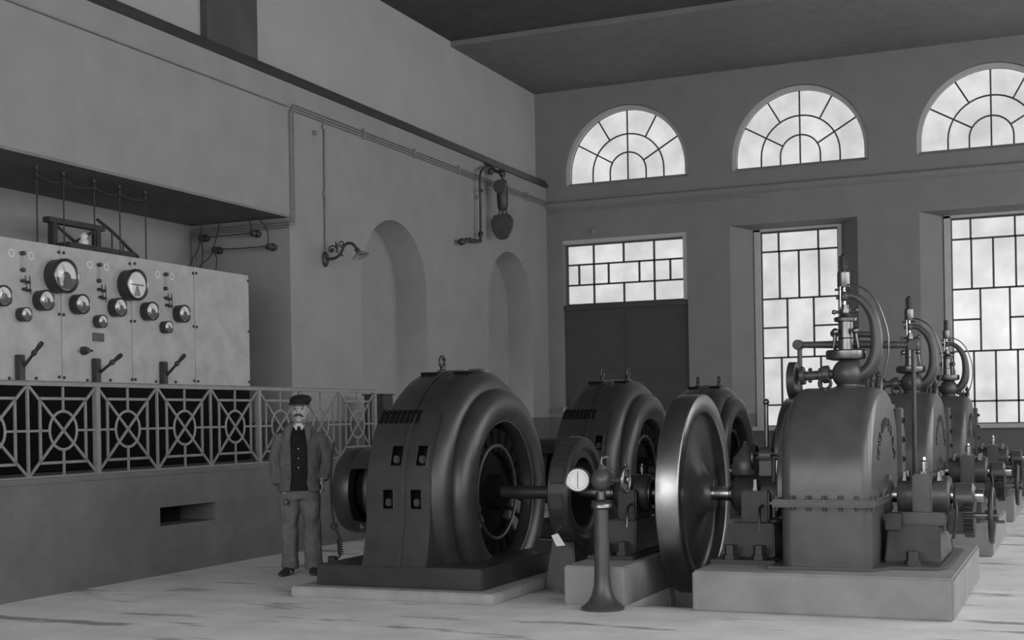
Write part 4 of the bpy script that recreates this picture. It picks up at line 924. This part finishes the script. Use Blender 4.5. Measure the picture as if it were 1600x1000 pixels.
# ------------------------------------------------------------------ gauge post and small things
gp0 = onz(942, 952); gx, gy = gp0.x, gp0.y
gpt = thing('gauge_post', (gx, gy, 0), 'iron pillar carrying a round white pressure gauge and small hand wheel', 'gauge post')
zg = lambda y: ony(943, y, gy).z
part('pillar', MB().lathe('Z', (gx, gy, 0), [(0, .165), (.018, .17), (.03, .15), (.06, .115), (.11, .085), (.18, .068), (.26, .062), (zg(795), .054)], 36), 'pipe_iron', gpt)
for k in range(4):
    a = pi / 4 + pi / 2 * k + .3; part('foot_bolt', hexbolt(MB(), (gx + .135 * cos(a), gy + .135 * sin(a), .022), 'Z', .016, .035), 'dark_iron', gpt)
part('top_flange', MB().lathe('Z', (gx, gy, zg(795)), [(0, .07), (.01, .082), (.035, .082), (.045, .075), (.055, .078), (.062, .07), (.062, .03)], 32), 'dull_steel', gpt)
part('neck', MB().lathe('Z', (gx, gy, zg(784)), [(0, .05), (.02, .036), (.08, .04)], 24), 'dull_steel', gpt)
hc = ony(940, 750, gy)
part('gauge_head', MB().sphere((hc.x, gy, hc.z), .085, 28).lathe('Z', (hc.x, gy, hc.z + .06), [(0, .05), (.03, .03), (.06, .02)], 18), 'pipe_iron', gpt)
part('top_fitting', MB().tube(smooth_path([(hc.x, gy, hc.z + .1), (hc.x + .01, gy - .01, hc.z + .17), (hc.x + .06, gy, hc.z + .18)]), .012, 8).tube([(hc.x + .0, gy, hc.z + .12), (hc.x + .12, gy - .02, hc.z + .05)], .010, 8), 'bright_steel', gpt)
dc = ony(903, 750, gy - .08); dn = (CAMP - dc); dn.z = 0; dn = (dn.normalized() + Vector((-.12, 0, 0))).normalized(); dn = -dn
dl = part('gauge_case', MB().lathe(dn, dc, [(-.005, .085), (-.012, .094), (0, .097), (.05, .095), (.06, .06), (.06, .001)], 36, cap=False), 'dull_steel', gpt)
part('gauge_face', MB().lathe(dn, dc, [(-.003, .001), (-.003, .088), (.004, .088)], 36, cap=False), 'paper', dl)
ru = frame(dn)[1]; rv = frame(dn)[2]
part('needle', MB().tube([dc - dn * .006 - Vector((0, 0, .062)), dc - dn * .006 + Vector((0, 0, .062))], .0022, 5), 'dark_iron', dl)
tk = MB()
for k in range(20):
    a = 2 * pi * k / 20; d_ = ru * cos(a) + rv * sin(a); tk.tube([dc - dn * .005 + d_ * .062, dc - dn * .005 + d_ * .074], .002, 4)
part('dial_ticks', tk, 'conduit_grey', dl)
part('gauge_arm', MB().tube([dc + dn * .05, (hc.x, gy, hc.z)], .03, 12), 'pipe_iron', gpt)
wc = ony(977, 750, gy)
gw = part('side_wheel', MB().torus('X', wc, .088, .016, 36, 10), 'dull_steel', gpt)
part('wheel_shaft', MB().tube([(hc.x, gy, hc.z), wc + Vector((.03, 0, 0))], .018, 10), 'pipe_iron', gw)
part('wheel_web', MB().disc('X', wc, .078, -.004, .004, 28), 'dark_iron', gw)
part('wheel_boss', MB().disc('X', wc, .03, .004, .03, 16), 'dull_steel', gw)
# paper tag wired to the ring exciter of the nearest set
t0 = ony(868, 842, YA - .46)
tg = thing('paper_tag', t0, 'small pale paper tag wired to the ring-shaped exciter', 'tag')
part('tag_card', MB().add([t0 + Vector((-.03, -.02, .03)), t0 + Vector((.03, -.02, .05)), t0 + Vector((.10, -.03, -.05)), t0 + Vector((.02, -.03, -.06)), t0 + Vector((-.03, -.018, .03)), t0 + Vector((.03, -.018, .05)), t0 + Vector((.10, -.028, -.05)), t0 + Vector((.02, -.028, -.06))], [(0, 1, 2, 3), (4, 5, 6, 7), (0, 1, 5, 4), (1, 2, 6, 5), (2, 3, 7, 6), (3, 0, 4, 7)]), 'paper', tg)
part('tag_wire', MB().tube(smooth_path([t0 + Vector((0, -.02, .04)), t0 + Vector((.05, -.02, .10)), t0 + Vector((.10, .0, .12)), t0 + Vector((.08, .02, .16))]), .004, 6), 'bright_steel', tg)
# coiled cable hanging from the exciter of the nearest generator
xc = -6.47; yc = YA - .30
QC = lambda x, y: ony(x, y, yc)
cc = thing('coiled_cable', QC(530, 872), 'coiled dark cable hanging between the man and the nearest generator', 'cable')
pts = [QC(522, 690), QC(518, 720), QC(517, 760), QC(519, 800), QC(523, 822), QC(529, 836), QC(530, 842)]
part('cable', MB().tube(smooth_path(pts, 5), .012, 8), 'cable', cc)
a, b = QC(530, 842), QC(532, 866); hx = []
for i in range(72): t = i / 71; q = 2 * pi * t * 6; p = a.lerp(b, t); hx.append(p + Vector((.022 * cos(q), .022 * sin(q), 0)))
part('coil', MB().tube(hx, .007, 6), 'cable', cc)
part('cable_ring', MB().torus('Y', QC(522, 822), .03, .010, 20, 8), 'cable', cc)
part('cable_end', MB().tube([b, b + Vector((-.02, 0, -.03)), QC(524, 873)], .010, 8).disc('X', QC(520, 874), .035, -.04, .04, 14), 'dark_iron', cc)
# ------------------------------------------------------------------ the man
def remesh(mb, name, voxel, m, parent, smooth=4, noise=0, nscale=18, seed=0):
    me = bpy.data.meshes.new('tmp'); me.from_pydata([tuple(p) for p in mb.v], [], mb.f)
    bm = bmesh.new(); bm.from_mesh(me); bmesh.ops.recalc_face_normals(bm, faces=bm.faces); bm.to_mesh(me); bm.free()
    o = bpy.data.objects.new('tmp', me); COL.objects.link(o)
    r = o.modifiers.new('r', 'REMESH'); r.mode = 'VOXEL'; r.voxel_size = voxel; r.use_smooth_shade = True
    s = o.modifiers.new('s', 'SMOOTH'); s.factor = .5; s.iterations = smooth
    dg = bpy.context.evaluated_depsgraph_get(); dg.update()
    nm = bpy.data.meshes.new_from_object(o.evaluated_get(dg)); bpy.data.objects.remove(o); bpy.data.meshes.remove(me)
    if noise:
        from mathutils import noise as nz
        NV = len(nm.vertices); co = [0.0] * (3 * NV); no = [0.0] * (3 * NV)
        nm.vertices.foreach_get('co', co); nm.vertices.foreach_get('normal', no)
        for i in range(NV):
            x, y, z = co[3 * i:3 * i + 3]; q = Vector((x * nscale + seed, y * nscale, z * nscale * .55))
            d = nz.noise(q) * noise + nz.noise(q * 2.3) * noise * .4
            for j in range(3): co[3 * i + j] += no[3 * i + j] * d
        nm.vertices.foreach_set('co', co); nm.update()
    nm.polygons.foreach_set('use_smooth', [True] * len(nm.polygons))
    nm.name = name
    return link(name, nm, m, parent)
MF = Vector((-7.02, 10.97, 0))
man = thing('person', MF, 'moustached man in flat cap, open work jacket and dark waistcoat standing by the generator', 'person', None)
man.rotation_euler.z = radians(27); man.scale = (1.02, 1.02, 1.022)
# local frame: he faces -Y, +X is his left (to the right in the picture)
def ell(c, rx, ry, n=20, tilt=0):
    return [(c[0] + rx * cos(2 * pi * i / n), c[1] + ry * sin(2 * pi * i / n), c[2] + tilt * sin(2 * pi * i / n)) for i in range(n)]
def limb(m, pts, rs, k=5, n=14):
    P = smooth_path(pts, k); L = []
    for i in range(len(P)):
        t = i / k; a = min(int(t), len(rs) - 2); L.append(rs[a] + (rs[a + 1] - rs[a]) * (t - a))
    return m.tube(P, L, n)
HX, HZ = .005, 1.565                                # head centre
B = MB()
# head: skull, face and jaw rings
hr = [(1.445, .052, .055, .012), (1.462, .058, .066, 0), (1.48, .064, .080, -.006), (1.505, .069, .089, -.006), (1.535, .074, .094, -.002), (1.565, .076, .097, .002), (1.60, .077, .099, .006), (1.635, .074, .095, .008), (1.665, .060, .078, .008), (1.683, .03, .04, .008)]
B.loft([ell((HX, y, z), rx, ry, 22) for z, rx, ry, y in hr])
B.loft([ell((HX, .025, 1.36), .06, .06), ell((HX, .022, 1.42), .056, .058), ell((HX, .015, 1.48), .055, .058)])   # neck
B.tube([(HX, -.093, 1.590), (HX, -.108, 1.562), (HX, -.118, 1.540), (HX, -.098, 1.532)], [.010, .013, .017, .010], 10)   # nose
B.sphere((HX, -.085, 1.468), .026, 12, (1.1, .8, .8))                    # chin
B.sphere((HX - .034, -.072, 1.545), .024, 12, (1, .6, .8)); B.sphere((HX + .034, -.072, 1.545), .024, 12, (1, .6, .8))   # cheek bones
B.tube([(HX - .055, -.075, 1.592), (HX - .025, -.095, 1.597), (HX + .025, -.095, 1.597), (HX + .055, -.075, 1.592)], [.008, .011, .011, .008], 8)   # brow
B.tube([(HX - .02, -.089, 1.506), (HX + .02, -.089, 1.506)], .009, 8)    # lips
for s in (-1, 1):
    B.sphere((HX + s * .080, .012, 1.560), .022, 12, (.4, .8, 1.4))      # ears
# trunk and limbs (mostly under the clothes, one continuous figure)
B.loft([ell((0, .01, .84), .14, .10), ell((0, .01, .95), .15, .10), ell((0, 0, 1.1), .14, .10), ell((0, 0, 1.25), .14, .095), ell((0, .01, 1.34), .13, .075), ell((0, .015, 1.40), .07, .055)])
JT = {'l': [(-.15, .015, 1.335), (-.225, .022, 1.10), (-.192, -.035, .875)], 'r': [(.15, .015, 1.335), (.245, .03, 1.10), (.218, -.068, .905)]}
for k, s in (('l', -1), ('r', 1)):
    limb(B, [JT[k][0] if False else (s * .15, .015, 1.335)] + JT[k][1:], [.045, .036, .027]); limb(B, [(s * .085, .01, .88), (s * .098, -.005, .47), (s * .098, .02, .08)], [.075, .05, .034])
    B.tube([(s * .105, .03, .045), (s * .112, -.09, .03)], [.03, .022], 10)
    # hand: palm, four fingers and thumb, relaxed and slightly curled
    w_ = Vector(JT[k][2]); d = Vector((s * .01, -.05, -.085)).normalized() if s > 0 else Vector((.045, .0, -.09)).normalized()
    sd = Vector((0, 1, 0)); sd = (sd - d * sd.dot(d)).normalized(); nn = d.cross(sd) * (1 if s < 0 else 1)
    inn = Vector((-s, 0, 0)); inn = (inn - d * inn.dot(d)).normalized(); sd = d.cross(inn).normalized()
    if sd.y > 0: sd = -sd
    ring = lambda t, a, b: [tuple(w_ + d * t + sd * (a * cos(2 * pi * i / 12)) + inn * (b * sin(2 * pi * i / 12))) for i in range(12)]
    B.loft([ring(-.02, .026, .022), ring(.01, .032, .02), ring(.05, .042, .018), ring(.085, .041, .015)])
    for q, ln in ((-.031, .062), (-.0105, .078), (.0105, .085), (.031, .075)):
        b0_ = w_ + d * .078 - sd * q * -1; b0_ = w_ + d * .078 + sd * q
        B.tube([b0_, b0_ + d * ln * .4 + inn * .004, b0_ + d * ln * .72 + inn * .016, b0_ + d * ln * .88 + inn * .034], [.0095, .009, .0085, .007], 10)
    b1_ = w_ + d * .025 + sd * .030
    B.tube([b1_, b1_ + d * .03 + sd * .022 + inn * .008, b1_ + d * .06 + sd * .026 + inn * .016], [.013, .0115, .009], 10)
body = remesh(B, 'body', .0055, 'skin', man, 3)
# face details
for s in (-1, 1):
    part('eye', MB().sphere(MF + Vector((HX + s * .031, -.083, 1.577)), .010, 12, (1.3, .8, .8)), 'eye_dark', man)
    part('eyebrow', MB().tube([MF + Vector((HX + s * .014, -.098, 1.595)), MF + Vector((HX + s * .034, -.096, 1.600)), MF + Vector((HX + s * .052, -.082, 1.594))], [.004, .006, .003], 8), 'hair', man)
part('moustache', MB().tube([MF + Vector((HX - .045, -.088, 1.505)), MF + Vector((HX - .022, -.106, 1.518)), MF + Vector((HX, -.110, 1.524)), MF + Vector((HX + .022, -.106, 1.518)), MF + Vector((HX + .045, -.088, 1.505))], [.004, .011, .009, .011, .004], 10), 'hair', man)
hh = MB().loft([ell((HX, .03, 1.50), .060, .066, 22), ell((HX, .022, 1.55), .079, .084, 22), ell((HX, .018, 1.60), .082, .090, 22), ell((HX, .014, 1.66), .07, .08, 22)])
o = remesh(hh, 'hair', .008, 'hair', man, 3)
# cap: soft crown over a band, short peak
cp = MB()
cp.loft([ell((HX, .010, 1.622), .086, .106, 26), ell((HX + .004, .010, 1.640), .098, .116, 26, .006), ell((HX + .010, .012, 1.660), .107, .122, 26, .014), ell((HX + .014, .015, 1.680), .103, .118, 26, .018), ell((HX + .014, .018, 1.700), .080, .095, 26, .016), ell((HX + .01, .02, 1.710), .03, .04, 26, .006)])
remesh(cp, 'cap', .007, 'cap_cloth', man, 5)
part('cap_peak', MB().loft([[tuple(MF + Vector((HX + r * 1.0 * cos(pi + pi * i / 16) * .083 / .1, .0 + r * 1.25 * sin(pi + pi * i / 16) * .1 / .1 - .01, 1.632 - (r - .1) * .45 + t))) for i in range(17)] for r, t in ((.085, .004), (.125, .003), (.128, -.001), (.125, -.004), (.085, -.003))], cap=False), 'cap_cloth', man)
# shirt, waistcoat
part('shirt_collar', MB().loft([[tuple(MF + Vector(p)) for p in ell((HX, .018, z), rx, ry, 24)] for z, rx, ry in ((1.385, .078, .074), (1.42, .064, .066), (1.440, .061, .064), (1.440, .058, .060), (1.41, .058, .058))], cap=False).prism([(MF.x + HX - .055, 1.43), (MF.x + HX - .004, 1.40), (MF.x + HX - .03, 1.372)], 'XZ', MF.y - .085, MF.y - .066).prism([(MF.x + HX + .055, 1.43), (MF.x + HX + .004, 1.40), (MF.x + HX + .03, 1.372)], 'XZ', MF.y - .085, MF.y - .066), 'shirt_cloth', man)
part('necktie', MB().tube([MF + Vector((HX, -.078, 1.405)), MF + Vector((HX, -.105, 1.375)), MF + Vector((HX, -.122, 1.33))], [.014, .018, .014], 10), 'vest_cloth', man)
ws = MB().loft([ell((0, .004, .80), .184, .142, 24), ell((0, .002, .90), .178, .138, 24), ell((0, 0, 1.0), .166, .128, 24), ell((0, -.003, 1.1), .160, .124, 24), ell((0, -.003, 1.25), .178, .128, 24), ell((0, .006, 1.35), .165, .100, 24), ell((0, .012, 1.40), .10, .075, 24)])
remesh(ws, 'waistcoat', .01, 'vest_cloth', man, 3, .004)
for z in (.93, 1.02, 1.11, 1.20): part('waistcoat_button', MB().sphere(MF + Vector((.0, -.128, z)), .008, 8, (1, .5, 1)), 'dull_steel', man)
# trousers with turn-ups
tr = MB().loft([ell((0, .01, .93), .160, .120, 24), ell((0, .01, .88), .170, .128, 24), ell((0, .012, .80), .180, .135, 24), ell((0, .012, .72), .165, .12, 24)])
for s, kx in ((-1, -.105), (1, .108)):
    limb(tr, [(s * .088, .012, .86), (s * .100, .0, .64), (kx, -.008, .46), (kx + s * .002, .012, .25), (kx + s * .004, .015, .055)], [.105, .098, .083, .080, .082], 6, 20)
    tr.loft([ell((kx + s * .004, .015, .055), .086, .090, 20), ell((kx + s * .004, .015, .12), .086, .090, 20)])
remesh(tr, 'trousers', .009, 'trouser_cloth', man, 3, .014, 13, 3)
for s in (-1, 1):
    c = MF + Vector((s * .112, 0, 0)); t = s * .05 if s < 0 else .02
    sh = []
    for y, rx, h, dx in ((.085, .02, .05, 0), (.075, .034, .075, 0), (.03, .042, .09, 0), (-.04, .044, .085, t * .3), (-.10, .047, .062, t * .7), (-.16, .044, .045, t * 1.0), (-.195, .028, .03, t * 1.2), (-.205, .008, .02, t * 1.25)):
        sh.append([tuple(c + Vector((dx + rx * cos(2 * pi * i / 14), y, max(.004, h * .5 + h * .5 * sin(2 * pi * i / 14) * (1 if sin(2 * pi * i / 14) > 0 else 1))))) for i in range(14)])
    part('shoe', MB().loft(sh), 'shoe_leather', man)
# open jacket: shell with a gap down the front, plus sleeves
jk = MB()
def open_ring(z, rx, ry, cy, gl, gr, th, n=26):
    out = []; inn_ = []
    for i in range(n + 1):
        a = -pi / 2 + gr + (2 * pi - gl - gr) * i / n
        out.append((rx * cos(a), cy + ry * sin(a), z)); inn_.append(((rx - th) * cos(a), cy + (ry - th) * sin(a), z))
    return out + inn_[::-1]
jk.loft([open_ring(.795, .225, .172, .012, .40, .42, .026), open_ring(.86, .218, .166, .012, .38, .42, .026), open_ring(.98, .205, .158, .01, .36, .44, .026), open_ring(1.10, .200, .155, .008, .36, .46, .026), open_ring(1.22, .202, .158, .006, .38, .46, .026), open_ring(1.31, .200, .140, .01, .36, .42, .026), open_ring(1.375, .160, .112, .016, .34, .38, .03), open_ring(1.42, .125, .095, .02, .36, .40, .03), open_ring(1.445, .088, .082, .022, .5, .5, .02)])
limb(jk, [(-.165, .015, 1.335), (-.212, .02, 1.22), (-.235, .025, 1.09), (-.226, -.01, .96), (-.205, -.035, .865)], [.070, .062, .056, .052, .050], 6, 18)
limb(jk, [(.165, .015, 1.335), (.222, .022, 1.22), (.256, .035, 1.09), (.248, -.02, .98), (.226, -.062, .90)], [.070, .062, .056, .052, .050], 6, 18)
remesh(jk, 'jacket', .009, 'jacket_cloth', man, 3, .012, 14, 11)
for z in (.92, 1.05, 1.18): part('jacket_button', MB().sphere(MF + Vector((-.095, -.150, z)), .010, 8, (1, .5, 1)), 'eye_dark', man)
for s in (-1, 1):
    part('lapel', MB().prism([(MF.x + s * .058, 1.425), (MF.x + s * .125, 1.39), (MF.x + s * .118, 1.30), (MF.x + s * .085, 1.24)], 'XZ', MF.y - .155, MF.y - .130), 'jacket_cloth', man, .006)
part('pocket_watch', MB().disc('Y', MF + Vector((-.125, -.137, .70)), .028, -.012, .006, 16), 'eye_dark', man)
